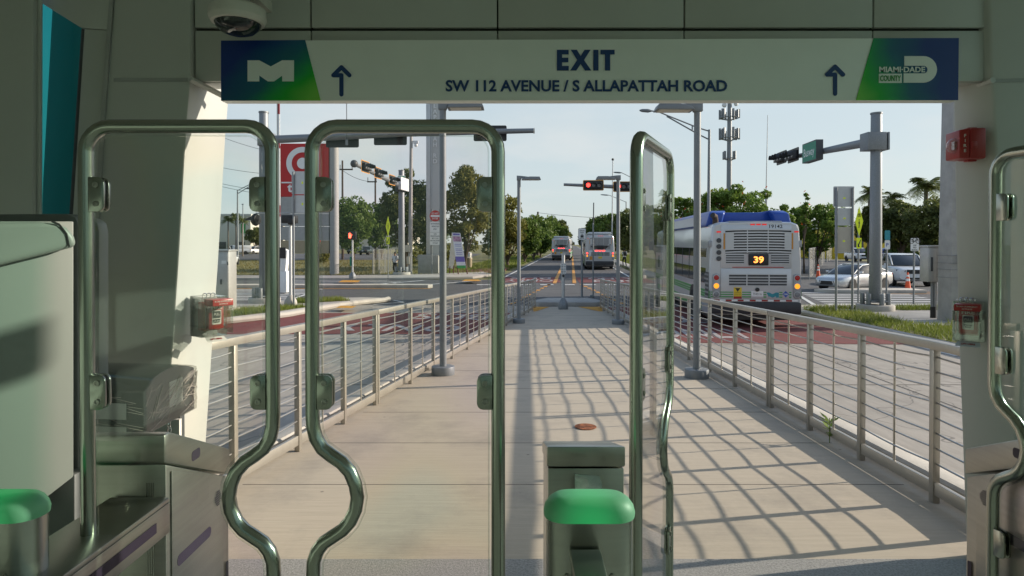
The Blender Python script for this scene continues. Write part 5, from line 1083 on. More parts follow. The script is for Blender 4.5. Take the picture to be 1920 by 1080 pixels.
        mb = LB(); mb.prism([(.84, -.0295, .905), (.93, -.0295, 1.0), (.84, -.0295, 1.095), (.75, -.0295, 1.0)], (0, .002, 0)); dm = mb.build("fuel_emblem", M['blue'], hd); mb = LB(); mb.text("CNG", (.84, -.0297, 1.0), (1, 0, 0), (0, 0, 1), .045, width=.11, bold=.015, t=.001); mb.build("lettering", M['white'], dm)
        for zc, h in ((1.05, .014), (.985, .016), (.915, .018)):
            for x0, x1 in ((-1.27, -.985), (-.975, -.63), (-.38, -.13), (.22, .30), (.66, .75), (.93, 1.0)): box("stripe", 'stripe', x0, x1, zc - h, zc + h, -.0278, -.0262)
        for i in range(14): box("reflective_tape", 'red' if i % 2 == 0 else 'white', -1.18 + i * .169, -1.18 + (i + 1) * .169 - .003, .79, .835, -.033, -.024)
        box("red_strip", 'redlamp', -.66, .78, 1.765, 1.785, -.03, -.02)
    else:
        mb = LB()
        for s in (-1, 1): mb.prism([(s * 1.08, -.03, 2.62), (s * .98, -.03, 2.62), (s * .50, -.03, 1.88), (s * .62, -.03, 1.88)], (0, .012, 0))
        mb.build("trim", M['busbody'], t); mb = LB(); mb.prism([(-.82, -.055, 2.15), (.82, -.055, 2.15), (.55, -.055, 1.85), (-.55, -.055, 1.85)], (0, .02, 0)); mb.build("rear_window", M['glass_dark'], t)
        pl = box("license_plate", 'yellow', -.13, .2, 1.0, 1.17, -.036, -.0285, hd)
        m_ = lambda x, z: (-.12 + x * .0045, -.036, 1.27 + z * .0055)
        mb = LB(); mb.prism([m_(*q) for q in ((0, 40), (15, 40), (32, 28), (50, 40), (66, 40), (66, 0), (50, 0), (50, 12), (36, 0), (29, 0), (15, 12), (15, 0))], (0, .004, 0)); mb.build("emblem", M['stripe'], hd)
        box("warning_sticker", 'orangepaint', -.90, -.62, .88, 1.2, -.034, -.0285, hd)
        for i in range(3): box("brake_light", 'redlit', -.42 + i * .33, -.20 + i * .33, 1.66, 1.73, -.045, -.02) if lit else None
    for x in (-.09, .075, .24): box("marker_light", 'redmarker', x - .06, x + .06, 2.99, 3.03, -.025, .05)
    for x in (-1.04, 1.14): box("marker_light", 'redmarker', x - .06, x + .06, 2.78, 2.82, -.01, .03)
    for x in (-.89, 1.02): box("amber_strip", 'orangepaint', x - .02, x + .02, 2.30, 2.76, -.034, -.02)
    # ---- roof fairings
    if near:
        rf = LB()
        for s in (-1, 1): rf.prism([(s * (HW - .04), .9, 2.98), (s * (HW - .04), L_ - 2, 2.98), (s * (HW - .16), L_ - 2.2, 3.40), (s * (HW - .22), L_ - 2.2, 3.46), (s * (HW - .22), .95, 3.46), (s * (HW - .12), .72, 3.38), (s * (HW - .04), .72, 3.0)], (-s * .46, 0, 0))
        rf.build("roof_fairing", M['blue'], t, bevel=.05, sharp=50)
        box("roof_housing", 'blue', -HW + .5, HW - .5, 3.10, 3.41, 1.1, L_ - 2.4, bev=.03)
        s = -1; mb = LB(); mb.prism([(-(HW - .043), 1.75, 3.03), (-(HW - .043), L_ - 2.3, 3.03), (-(HW - .145), L_ - 2.3, 3.34), (-(HW - .145), 1.75, 3.34)], (-.012, 0, 0)); mb.build("fairing_window", M['busgrey'], t)
        mb = LB(); mb.tube([(-1.03, .55, 2.95), (-1.02, .52, 3.15), (-1.05, .45, 3.26), (-1.14, .36, 3.30)], .085, 14); mb.build("exhaust_pipe", M['wood'], t)
        mb = LB(); mb.lathe([(0, 0), (.075, 0), (.075, .002), (0, .002)], (-1.141, .359, 3.301), 14, (-.7, -.75, .3)); mb.build("exhaust_mouth", M['black'], t)
        box("roof_ledge", 'busgrey', -.75, .75, 3.04, 3.115, .03, .5, bev=.02)
        box("side_grille", 'darkgrey', -HW - .006, -HW + .01, .85, 1.62, .12, .62); mb = LB()
        for i in range(6): mb.bb(-HW - .018, -HW - .006, .12, .62, .87 + i * .13, .92 + i * .13)
        mb.build("side_slat", M['busgrey'], t)
        for s in (-1, 1): box("side_camera", 'busgrey', s * (HW - .06) - .07, s * (HW - .06) + .07, 2.35, 2.55, .02, .25, bev=.02)
        box("side_marker", 'amberlamp', -HW - .012, -HW + .01, 1.30, 1.35, 1.9, 2.0)
    else:
        box("roof_housing", 'busbody', -HW + .25, HW - .25, 3.12, 3.36, .35, L_ - 3, bev=.10)
    for s in (-1, 1):
        mb = LB(); mb.box((s * (HW + .20), L_ - .15, 2.35), (.22, .12, .42)); mb.tube([(s * (HW - .05), L_ - .2, 2.7), (s * (HW + .2), L_ - .15, 2.56)], .025, 6); mb.build("mirror", M['black'], t, bevel=.02)
    return t
RZ = -math.atan(.093)
bus((6.66, 17.5, 0), RZ, "near silver bus with blue roof fairing and a lit route 39 display", near=True, route="39").scale = (.945, .945, .945)
bus(((1124.5 - 960) / F * 57, 57, 0), RZ, "farther silver bus in the right lane with red brake lights lit", lit=True)
bus(((1052 - 960) / F * 88, 88, 0), RZ - .02, "farthest silver articulated bus in the left lane", L_=17.5, art=True, lit=True)
# ================================================================== CARS
def car(name, label, cat, loc, rz, paint, L_, W_, body, roof, wr=.33, group=None, wx=None, open_bed=None, lights=False):
    """body: (x, z low, z belt, half width); roof: (x, z, half width at belt, half width at top); front towards +x"""
    t = thing(name, label, cat, loc, rz, group)
    mb = LB(); rings = []
    for x, z0, z1, hw in body:
        h = z1 - z0; half = [(hw * .86, z0), (hw * .97, z0 + h * .10), (hw, z0 + h * .35), (hw, z0 + h * .62), (hw * .975, z0 + h * .86), (hw * .93, z0 + h * .96), (hw * .78, z1)]
        rings.append([(x, y, z) for y, z in half] + [(x, -y, z) for y, z in half[::-1]])
    mb.loft(rings); mb.build("body", M[paint], t, sharp=50)
    mb = LB(); rings = []
    for x, z, hb, ht in roof:
        zb = .5 * (body[0][2] + body[-1][2]); zb = min(z - .01, np.interp(x, [b[0] for b in body], [b[2] for b in body]) - .04)
        rings.append([(x, hb, zb), (x, (hb + ht) / 2 + .02, (zb + z) / 2), (x, ht + .02, z - (z - zb) * .12), (x, ht - .08, z), (x, -ht + .08, z), (x, -ht - .02, z - (z - zb) * .12), (x, -(hb + ht) / 2 - .02, (zb + z) / 2), (x, -hb, zb)])
    mb.loft(rings); mb.build("windows", M['glass_dark'], t, sharp=45)
    top = [r for r in roof if r[1] > max(q[1] for q in roof) - .17]
    mb = LB(); mb.loft([[(x, ht - .03, z - .015), (x, ht - .10, z + .012), (x, -ht + .10, z + .012), (x, -ht + .03, z - .015)] for x, z, hb, ht in top]); mb.build("roof", M[paint], t)
    mb = LB()
    for s in (-1, 1):
        pts = [(x, s * (ht + .012), z - (.03 if 0 < i < len(roof) - 1 else -.01)) for i, (x, z, hb, ht) in enumerate(roof)]
        pts[0] = (roof[0][0], s * (roof[0][2] - .02), pts[0][2]); pts[-1] = (roof[-1][0], s * (roof[-1][2] - .02), pts[-1][2]); mb.tube(pts, .035, 6)
        for xm in ((roof[0][0] + roof[-1][0]) / 2 - .05,) + (((roof[0][0] * .72 + roof[-1][0] * .28),) if len(roof) > 5 else ()):
            zt = np.interp(xm, [r[0] for r in roof], [r[1] for r in roof]); ht = np.interp(xm, [r[0] for r in roof], [r[3] for r in roof]); hb = np.interp(xm, [r[0] for r in roof], [r[2] for r in roof]); zb = np.interp(xm, [b[0] for b in body], [b[2] for b in body])
            mb.tube([(xm - .05, s * (hb + .005), zb - .03), (xm, s * ((hb + ht) / 2 + .026), (zb + zt) / 2), (xm + .03, s * (ht + .02), zt - .06)], .03, 6)
    mb.build("pillars", M[paint], t)
    wx = wx or (-L_ * .29, L_ * .30)
    for x in wx:
        hwx = np.interp(x, [b[0] for b in body], [b[3] for b in body])
        for s in (-1, 1):
            mb = LB(); mb.lathe([(0, 0), (wr * 1.12, 0), (wr * 1.12, .012), (0, .012)], (x, s * (hwx - .004), wr * 1.02), 22, (0, s, 0)); mb.build("wheel_arch", M['black'], t); wheel(t, (x, s * (hwx - .085), wr), wr, .22, (0, s, 0))
    xf, zf0, zf1, hf = body[-1]; xr_, zr0, zr1, hr = body[0]; x2 = body[-2]; xb2 = body[1]
    for s in (-1, 1):
        mb = LB(); mb.prism([(xf - .01, s * hf * .62, zf1 - .02), (x2[0], s * x2[3] * .95, x2[2] - .07), (x2[0] - .18, s * x2[3] * 1.0, x2[2] - .06), (x2[0] - .1, s * x2[3] * 1.0, x2[2] - .16), (xf - .0, s * hf * .66, zf1 - .12)], (.022, s * .012, 0)); mb.build("headlight", M['clearlamp'] if not lights else M['white'], t)
        mb = LB(); mb.prism([(xr_ - .0, s * hr * .60, zr1 - .03), (xb2[0] - .01, s * xb2[3] * .97, xb2[2] - .08), (xb2[0] + .22, s * xb2[3] * 1.01, xb2[2] - .09), (xb2[0] + .16, s * xb2[3] * 1.01, xb2[2] - .22), (xr_, s * hr * .62, zr1 - .17)], (-.02, s * .012, 0)); mb.build("taillight", M['redlamp'], t)
        xm = roof[-1][0] - .28; hm = np.interp(xm, [b[0] for b in body], [b[3] for b in body]); zm = np.interp(xm, [b[0] for b in body], [b[2] for b in body]); mb = LB(); mb.box((xm, s * (hm + .07), zm + .06), (.12, .20, .14)); mb.build("mirror", M[paint], t, bevel=.03)
        mb = LB()
        for xh in (roof[0][0] * .35 + roof[-1][0] * .65 - .4, roof[0][0] * .7 + roof[-1][0] * .3 - .1): hm = np.interp(xh, [b[0] for b in body], [b[3] for b in body]); zm = np.interp(xh, [b[0] for b in body], [b[2] for b in body]); mb.box((xh, s * (hm + .004), zm - .16), (.18, .03, .03))
        mb.build("handle", M['chrome'], t)
    mb = LB(); mb.rbox((xf + .012, 0, zf1 - .10), (0, 1, 0), (0, 0, 1), hf * 1.15, (zf1 - zf0) * .42, .04, .03); mb.build("grille", M['black'], t)
    mb = LB(); mb.rbox((xf + .010, 0, zf0 + .06), (0, 1, 0), (0, 0, 1), hf * 1.3, .09, .04, .03); mb.build("air_intake", M['black'], t)
    mb = LB(); mb.box((xr_ - .01, 0, zr0 + .26), (.012, .34, .16)); mb.build("license_plate", M['white'], t)
    return t
sed_b = [(-2.43, .46, .92, .62), (-2.36, .30, 1.00, .80), (-1.9, .24, 1.03, .90), (-1.0, .20, 1.00, .925), (0, .20, .96, .925), (.95, .20, .95, .92), (1.6, .22, .86, .90), (2.1, .24, .78, .85), (2.34, .28, .70, .74), (2.43, .36, .62, .58)]
sed_r = [(-2.0, 1.03, .74, .66), (-1.45, 1.24, .80, .60), (-.95, 1.39, .83, .60), (-.3, 1.47, .84, .62), (.25, 1.43, .84, .62), (.75, 1.20, .82, .66), (1.18, .94, .78, .70)]
suv_b = [(-2.35, .5, 1.05, .75), (-2.3, .36, 1.12, .86), (-1.6, .28, 1.12, .94), (0, .26, 1.10, .95), (1.0, .26, 1.10, .95), (1.7, .28, 1.06, .92), (2.15, .32, 1.0, .86), (2.3, .40, .92, .76)]
suv_r = [(-2.25, 1.12, .80, .74), (-2.05, 1.62, .82, .68), (-1.2, 1.76, .84, .70), (0, 1.78, .84, .70), (.45, 1.70, .84, .70), (1.1, 1.14, .80, .74)]
van_b = [(-2.75, .5, 1.25, .9), (-2.7, .4, 1.3, .98), (-1, .34, 1.3, 1.0), (1.4, .34, 1.22, 1.0), (2.0, .36, 1.12, .97), (2.6, .4, 1.05, .92), (2.75, .5, .98, .82)]
van_r = [(1.0, 2.0, .95, .84), (1.25, 1.96, .95, .84), (1.55, 1.7, .94, .86), (2.1, 1.15, .92, .86)]
pick_b = [(-2.8, .62, 1.1, .88), (-2.75, .5, 1.14, .96), (-1, .4, 1.14, .98), (1.2, .4, 1.14, .98), (2.0, .42, 1.1, .96), (2.6, .46, 1.04, .92), (2.78, .55, .96, .8)]
pick_r = [(-.9, 1.14, .86, .8), (-.75, 1.78, .86, .72), (.3, 1.86, .86, .74), (.8, 1.76, .86, .74), (1.5, 1.16, .84, .78)]
g = gd(1621, 546, -.012)
car("sedan", "silver sedan crossing the intersection behind the grass island", "car", (g.x, 32.4, -.012), R(180 + 29), 'silvercar', 4.87, 1.85, sed_b, sed_r).scale = (.9, .9, .9)
g = gd(1733, 538, -.012); car("suv", "white SUV facing the camera behind the silver sedan", "car", (g.x, 36.6, -.012), R(-104), 'whitecar', 4.7, 1.95, suv_b, suv_r, wr=.38)
g = gd(1608, 490, 0); car("suv", "small distant white SUV coming out of the side road", "car", (g.x, g.y, 0), R(-97), 'whitecar', 4.7, 1.95, suv_b, suv_r, wr=.36)
HG = "vehicles on the far highway at the left"
g = gd(446, 477.0, 0); vn = car("van", "white panel van on the far highway by the palms", "van", (g.x, g.y, 0), R(200), 'whitecar', 5.5, 2.0, van_b, van_r, wr=.36, group=HG)
mb = LB(); mb.bb(-2.72, 1.05, -.96, .96, 1.2, 1.98); mb.build("cargo_body", M['whitecar'], vn, bevel=.12)
g = gd(478, 476, 0); car("suv", "white SUV on the far highway in front of the blue topped bus", "car", (g.x, g.y, 0), R(-112), 'whitecar', 4.7, 1.95, suv_b, suv_r, wr=.38, group=HG)
g = gd(690, 478, 0); pk = car("pickup_truck", "dark pickup truck far off behind the red hand signal", "pickup truck", (g.x, g.y, 0), R(80), 'darkcar', 5.6, 1.95, pick_b, pick_r, wr=.4, group=HG)
g = gd(665, 476, 0); car("suv", "dark car beside the dark pickup truck on the far highway", "car", (g.x, g.y, 0), R(80), 'darkcar', 4.7, 1.9, suv_b, suv_r, wr=.36, group=HG)
g = gd(596, 480, 0); car("sedan", "white sedan passing behind the store pylon on the far highway", "car", (g.x, g.y, 0), R(175), 'whitecar', 4.87, 1.85, sed_b, sed_r, group=HG)
g = gd(424, 497, 0); car("sedan", "white car half hidden behind the metal control cabinet", "car", (g.x, g.y, 0), R(100), 'whitecar', 4.87, 1.85, sed_b, sed_r, group=HG)
g = gd(885, 489, 0); car("sedan", "white car glimpsed under the trees past the sandwich board", "car", (g.x - 3, 95, 0), R(175), 'whitecar', 4.87, 1.85, sed_b, sed_r)
g = gd(1700, 482, 0); car("suv", "blue car parked under the dark trees at the right", "car", (48, 82, 0), R(170), 'blue', 4.7, 1.9, suv_b, suv_r)
# distant bus with a dark front
g = gd(474, 476, 0); t = thing("transit_bus", "far dark fronted bus with light blue top and lit destination sign", "bus", (g.x + 2, g.y + 9, 0), R(-62), "vehicles on the far highway at the left")
mb = LB(); mb.bb(-1.25, 1.25, 0, 11, .4, 3.1); mb.build("body", M['lightblue'], t, bevel=.12); mb = LB(); mb.bb(-1.2, 1.2, -.03, .02, .9, 3.0); w_ = mb.build("windscreen", M['glass_dark'], t); mb = LB(); mb.bb(-1.26, -1.2, .5, 10.6, 1.2, 2.3); mb.bb(1.2, 1.26, .5, 10.6, 1.2, 2.3); mb.build("window", M['glass_dark'], t)
mb = LB(); mb.text("NOT IN SERVICE", (0, -.032, 2.75), (1, 0, 0), (0, 0, 1), .22, width=1.8, t=.002); mb.build("destination_sign", M['led_amber'], w_)
for y in (2, 8.6):
    for s in (-1, 1): wheel(t, (s * 1.13, y, .48), .48, .28, (s, 0, 0))
# ================================================================== TREES
def leaf_verts(cent, rad, n, size, flat=.75, rng=RNG):
    """n leaf quads in clumps; cent (k,3), rad (k,)"""
    k = rng.integers(0, len(cent), n); u = rng.normal(size=(n, 3)); u /= np.linalg.norm(u, axis=1)[:, None]
    r = rad[k] * (rng.uniform(.35, 1, n) ** .5); p = cent[k] + u * r[:, None] * np.array([1, 1, flat])
    a = rng.normal(size=(n, 3)); a /= np.linalg.norm(a, axis=1)[:, None]; b = np.cross(a, rng.normal(size=(n, 3))); b /= np.linalg.norm(b, axis=1)[:, None] + 1e-9
    s = size * rng.uniform(.55, 1.25, n)[:, None]; v = np.stack([p - a * s, p + b * s * .42, p + a * s, p - b * s * .42], 1); return v.reshape(-1, 3)
def quads(name, v, mat, parent):
    nq = len(v) // 4; me = bpy.data.meshes.new(name); me.vertices.add(len(v)); me.vertices.foreach_set("co", v.astype(np.float32).ravel()); me.loops.add(len(v)); me.loops.foreach_set("vertex_index", np.arange(len(v), dtype=np.int32))
    me.polygons.add(nq); me.polygons.foreach_set("loop_start", np.arange(nq, dtype=np.int32) * 4); me.polygons.foreach_set("loop_total", np.full(nq, 4, dtype=np.int32)); me.update(); me.validate(); me.materials.append(mat)
    o = bpy.data.objects.new(name, me); COL.objects.link(o); o.parent = parent; return o
TG = "broadleaf trees along the roads"
def tree(label, loc, h, rx, mat, base=.25, n=5200, clumps=26, size=.16, ry=None, trunk=.16, shape=.85, airy=.30, group=TG, flowers=0, name="tree"):
    """h total height, rx crown half width, base fraction of h where the crown starts"""
    t = thing(name, label, "tree", loc, random.uniform(0, 6), group); ry = ry or rx; ch = h * (1 - base) / 2; cz = h * base + ch; cs = []; rs = []
    for i in range(clumps):
        u = RNG.normal(size=3); u /= np.linalg.norm(u); q = RNG.uniform(.45, .98) ** .6; w_ = 1 - .35 * max(0, u[2]) * (1 - shape)
        cs.append((u[0] * rx * .8 * q * w_, u[1] * ry * .8 * q * w_, cz + u[2] * ch * .82 * q)); rs.append(min(rx, ch) * RNG.uniform(airy * .75, airy * 1.45))
    for i in range(6): u = RNG.normal(size=3); cs.append((u[0] * rx * .25, u[1] * ry * .25, cz + u[2] * ch * .2)); rs.append(min(rx, ch) * .5)
    cs = np.array(cs); rs = np.array(rs); k = quads("crown", leaf_verts(cs, rs, n, size), M[mat], t)
    mb = LB(); tw = trunk; mb.tube([(0, 0, -.1), (.03, .02, h * base * .5), (.0, .05, h * base), (.1, 0, cz)], [tw * 1.3, tw, tw * .85, tw * .35], 8)
    for i in range(7): c = cs[i]; mb.tube([(0, .03, h * base * .85), (c[0] * .45, c[1] * .45, h * base + (c[2] - h * base) * .45), tuple(c)], [tw * .55, tw * .33, tw * .1], 6)
    mb.build("trunk", M['bark'], t)
    if flowers: quads("flowers", leaf_verts(cs[:clumps] + np.array([0, 0, .3]), rs[:clumps] * 1.1, flowers, .15), M['flower'], t)
    return t
def ptree(label, px, ytop, ybase, hw, Y, mat, z=0, **k):
    """px, hw in photograph pixels at distance Y"""
    x = (px - 960) / F * Y; h = at(px, ytop, Y).z - z; rx = hw / F * Y; s = k.pop('size', None) or max(.13, Y * .0032)
    return tree(label, (x, Y, z), h, rx, mat, size=s, **k)
# left side, behind the second mast
ptree("tall dark ragged tree behind the second left signal mast", 762, 305, 500, 52, 56, 'leaf_dark', base=.12, n=9000, clumps=40, airy=.26)
ptree("dark shrubby tree between the grey masts and the station pylon", 808, 322, 500, 40, 60, 'leaf_dark', base=.05, n=6000, clumps=28, airy=.30)
ptree("olive green tree behind the sandwich board, right of the station pylon", 873, 300, 500, 60, 58, 'leaf_olive', base=.10, n=11000, clumps=48, airy=.24)
ptree("low olive tree filling the gap behind the right glass gate tube", 925, 362, 500, 36, 64, 'leaf_olive', base=.05, n=6000, clumps=30, airy=.30)
ptree("round bright green tree behind the red hand signal", 663, 363, 480, 44, 92, 'leaf_mid', base=.12, n=7500, clumps=36, airy=.34)
ptree("green tree right of the utility poles far left", 716, 372, 480, 34, 100, 'leaf_mid', base=.06, n=5000, clumps=26, airy=.36)
ptree("small dark tree between the far palms and the mast", 478, 424, 477, 16, 160, 'leaf_dark', base=.2, n=1800, clumps=14, airy=.4)
for i, (px, yt, hw, Y) in enumerate(((952, 362, 42, 66), (984, 396, 34, 78), (1000, 402, 32, 92), (1014, 400, 32, 108), (1036, 402, 28, 125), (1050, 411, 22, 150), (1061, 428, 14, 200))):
    ptree("green tree number %s of the left row along the far bus road" % ["one", "two", "three", "four", "five", "six", "seven"][i] if False else ["tall leafy tree leading the left row of the far bus road", "second tree of the left bus road row", "third tree of the left bus road row", "fourth tree of the left bus road row, by the cut pole top", "broad fifth tree of the left bus road row", "sixth tree of the left bus road row", "last hazy tree of the left bus road row"][i], px, yt, 480, hw, Y, ['leaf_olive', 'leaf_mid', 'leaf_mid', 'leaf_mid', 'leaf_mid', 'leaf_dark', 'leaf_dark'][i], base=.06, n=[5500, 5000, 4500, 4500, 4000, 3000, 2000][i], clumps=26, airy=.34)
for i, (px, yt, hw, Y) in enumerate(((1186, 388, 46, 84), (1152, 394, 36, 102), (1128, 398, 30, 125), (1112, 410, 22, 160), (1098, 427, 16, 210))):
    ptree(["near dark tree of the right bus road row behind the open gate", "second tree of the right bus road row", "third tree of the right bus road row above the far bus", "fourth tree of the right bus road row", "last hazy tree of the right bus road row"][i], px, yt, 480, hw, Y, ['leaf_dark', 'leaf_mid', 'leaf_mid', 'leaf_dark', 'leaf_dark'][i], base=.12, n=[6500, 5000, 4500, 3000, 2000][i], clumps=28, airy=.34)
for i, (px, yt, hw, Y, fl) in enumerate(((1232, 360, 50, 62, 14), (1300, 348, 62, 50, 26), (1378, 336, 84, 47, 30), (1446, 346, 44, 52, 12), (1532, 372, 66, 54, 18))):
    ptree(["flame tree with sparse red flowers seen past the open gate", "flame tree with red flowers behind the walkway lamp", "widest flame tree spreading above the near bus roof", "small flame tree beside the thin mast above the bus", "flame tree with red flowers right of the near bus"][i], px, yt, 480, hw, Y, 'leaf_bright', base=.16, n=[5000, 8000, 11000, 4500, 9000][i], clumps=[26, 34, 44, 20, 44][i], airy=.20, flowers=fl, shape=1, name="flame_tree")
ptree("young leggy flame tree shoot rising right of the near bus", 1508, 356, 480, 14, 50, 'leaf_bright', base=.45, n=700, clumps=7, airy=.22, flowers=4, name="flame_tree", trunk=.07)
for i, (px, yt, hw, Y) in enumerate(((1640, 372, 36, 66), (1690, 362, 44, 58), (1748, 356, 56, 54), (1800, 366, 40, 60))):
    ptree(["dark dense tree directly behind the thick right mast", "dark dense tree above the white SUV", "largest dark dense tree left of the concrete pole", "dark dense tree behind the concrete pole"][i], px, yt, 480, hw, Y, 'leaf_dark', base=.22, n=9500, clumps=44, airy=.30)
ptree("low hedge bush under the dark trees at the right", 1690, 452, 485, 24, 60, 'leaf_mid', base=.02, n=2500, clumps=20, airy=.5)
ptree("low bush beside the small distant SUV", 1634, 456, 485, 10, 76, 'leaf_mid', base=.02, n=1200, clumps=12, airy=.5)
# palms
def palm(label, px, ytop, Y, crown, n=16, mat='leaf_palm', ybase=480, name="palm_tree"):
    x = (px - 960) / F * Y; h = at(px, ytop, Y).z; cr = crown / F * Y; t = thing(name, label, "palm tree", (x, Y, 0), random.uniform(0, 6), "palm trees"); hc = h - cr * .65; vs = []
    for i in range(n):
        a = 2 * PI * i / n + random.uniform(-.2, .2); el = random.uniform(-.25, 1.25); L_ = cr * random.uniform(.9, 1.15); P_ = []
        for k in range(9): f = k / 8; P_.append(V((math.cos(a) * math.cos(el) * L_ * f, math.sin(a) * math.cos(el) * L_ * f, hc + math.sin(el) * L_ * f - L_ * .55 * f * f)))
        for k in range(1, 9):
            p, q = P_[k - 1], P_[k]; tdir = (q - p).normalized(); sd = tdir.cross(V((0, 0, 1))).normalized(); wl = cr * .30 * math.sin(PI * (.15 + .8 * k / 8))
            for m_ in range(3):
                c = p.lerp(q, m_ / 3)
                for s in (-1, 1): e = c + sd * s * wl + tdir * wl * .5 + V((0, 0, -wl * random.uniform(.2, .7))); w_ = tdir * cr * .022; vs += [c - w_, c + w_, e + w_ * .4, e - w_ * .4]
    quads("crown", np.array([tuple(v) for v in vs]), M[mat], t); mb = LB(); mb.tube([(0, 0, -.1), (.05, .05, hc * .5), (0, 0, hc)], [cr * .11, cr * .08, cr * .07], 8); mb.sph((0, 0, hc), cr * .12); mb.build("trunk", M['palmbark'], t); return t
palm("thin royal palm just left of the thick right mast", 1630, 340, 66, 34); palm("short palm just right of the thick right mast", 1672, 352, 62, 30); palm("tallest royal palm above the dark trees at the right", 1736, 318, 62, 46, 20); palm("royal palm half hidden by the concrete pole", 1766, 330, 66, 30)
for px, yt, lb in ((428, 402, "leftmost sabal palm on the far highway verge"), (442, 396, "middle sabal palm on the far highway verge"), (455, 404, "rightmost sabal palm on the far highway verge")): palm(lb, px, yt, 118, 15, 22)
# ================================================================== STORE PYLON, STATION PYLON
b = gd(627, 514, 0); Y0 = b.y; k = Y0 / F; P0 = lambda px, py: at(px, py, Y0)
t = thing("store_sign", "tall store pylon with a red panel bearing a white bullseye", "sign", b)
for px, w_ in ((627, 17), (522, 17)): p = P0(px, 514); mb = MB(); mb.tube([(p.x, Y0, -.1), (p.x, Y0, P0(px, 274).z)], w_ / 2 * k, 20); mb.build("column", M['colgrey'], t)
def board(nm, x0, x1, y0, y1, mt, dy=0, th=.5): a, c = P0(x0, y0), P0(x1, y1); mb = MB(); mb.bb(a.x, c.x, Y0 - .25 + dy, Y0 - .25 + dy + th, c.z, a.z); return mb.build(nm, M[mt], t)
rp_ = board("red_panel", 528, 618, 270, 369, 'signred', .02)
mb = MB(); c = P0(569.5, 307); yy = Y0 - .234
def ringp(mb, r0, r1):
    n = 40; mb.loft([[(c.x + r * math.cos(2 * PI * i / n), y, c.z + r * math.sin(2 * PI * i / n)) for i in range(n)] for r, y in ((r0, yy), (r0, yy - .03), (r1, yy - .03), (r1, yy))], cap=False)
ringp(mb, 30.5 * k, 20.5 * k); mb.lathe([(0, 0), (10.5 * k, 0), (10.5 * k, .03), (0, .03)], (c.x, yy, c.z), 30, (0, -1, 0)); mb.build("bullseye", M['white'], rp_)
mb = MB(); mb.text("target", (P0(572, 352).x, yy, P0(572, 352).z), (1, 0, 0), (0, 0, 1), 16 * k, width=62 * k, bold=.03, t=.03); mb.build("lettering", M['white'], rp_)
for y0, y1, mt in ((370, 400, 'colgrey'), (401, 424, 'colgrey'), (425, 450, 'colgrey'), (451, 475, 'beige2')): board("panel", 528, 618, y0, y1, mt, .03)
mb = MB(); a = P0(530, 343); mb.bb(a.x, a.x + 22 * k, Y0 - .29, Y0 - .24, a.z - .05, a.z + .05); mb.build("rod", M['white'], t)
b = gd(806, 511, .12); Y0 = b.y; k = Y0 / F
t = thing("station_pylon", "tall slim perforated pylon with raised vertical lettering on a concrete block", "sign", b)
a, c = P0(785, 478), P0(823, 511); mb = MB(); mb.bb(a.x, c.x, Y0 - .4, Y0 + .8, -.02, a.z); mb.build("base", M['concpole'], t, bevel=.02)
a, c = P0(799, 60), P0(808, 478); mb = MB(); mb.bb(a.x, c.x, Y0 - .1, Y0 + .5, c.z, a.z); mb.build("edge_column", M['greypaint'] if False else M['aluminium'], t, bevel=.02)
def perfmat():
    m = pm('perforated', (.46, .46, .44), .5, .2); n = m.node_tree; l = n.links.new; b_ = n.nodes["Principled BSDF"]; tc_ = n.nodes.new("ShaderNodeTexCoord"); mp_ = n.nodes.new("ShaderNodeMapping"); mp_.inputs["Rotation"].default_value = (0, R(45), 0)
    vo = n.nodes.new("ShaderNodeTexVoronoi"); vo.inputs["Randomness"].default_value = 0; vo.inputs["Scale"].default_value = 9; l(tc_.outputs["Object"], mp_.inputs[0]); l(mp_.outputs[0], vo.inputs["Vector"])
    ra = n.nodes.new("ShaderNodeMapRange"); ra.inputs["From Min"].default_value = .30; ra.inputs["From Max"].default_value = .36; l(vo.outputs["Distance"], ra.inputs[0]); mm = n.nodes.new("ShaderNodeMix"); mm.data_type = 'RGBA'; mm.inputs[6].default_value = (.12, .12, .12, 1); mm.inputs[7].default_value = (.50, .50, .48, 1); l(ra.outputs[0], mm.inputs[0]); l(mm.outputs[2], b_.inputs["Base Color"]); return m
M['perf'] = perfmat()
a, c = P0(809, 60), P0(829, 478); mb = MB(); mb.bb(a.x, c.x, Y0 - .06, Y0 + .3, c.z, a.z); pp = mb.build("perforated_panel", M['perf'], t); mb = MB(); mb.bb(a.x - .02, a.x + .04, Y0 - .1, Y0 - .06, c.z, a.z); mb.bb(c.x - .05, c.x + .02, Y0 - .1, Y0 - .06, c.z, a.z); mb.build("frame", M['aluminium'], t)
mb = MB()
for i, ch in enumerate("DR HATTAPALLA S".replace("", "")):
    if ch == " ": continue
    p = P0(816, 302.5 - i * 10.3); mb.text(ch, (p.x, Y0 - .065, p.z), (1, 0, 0), (0, 0, 1), 7.6 * k, bold=.02, t=.07)
mb.build("lettering", M['white'], pp)
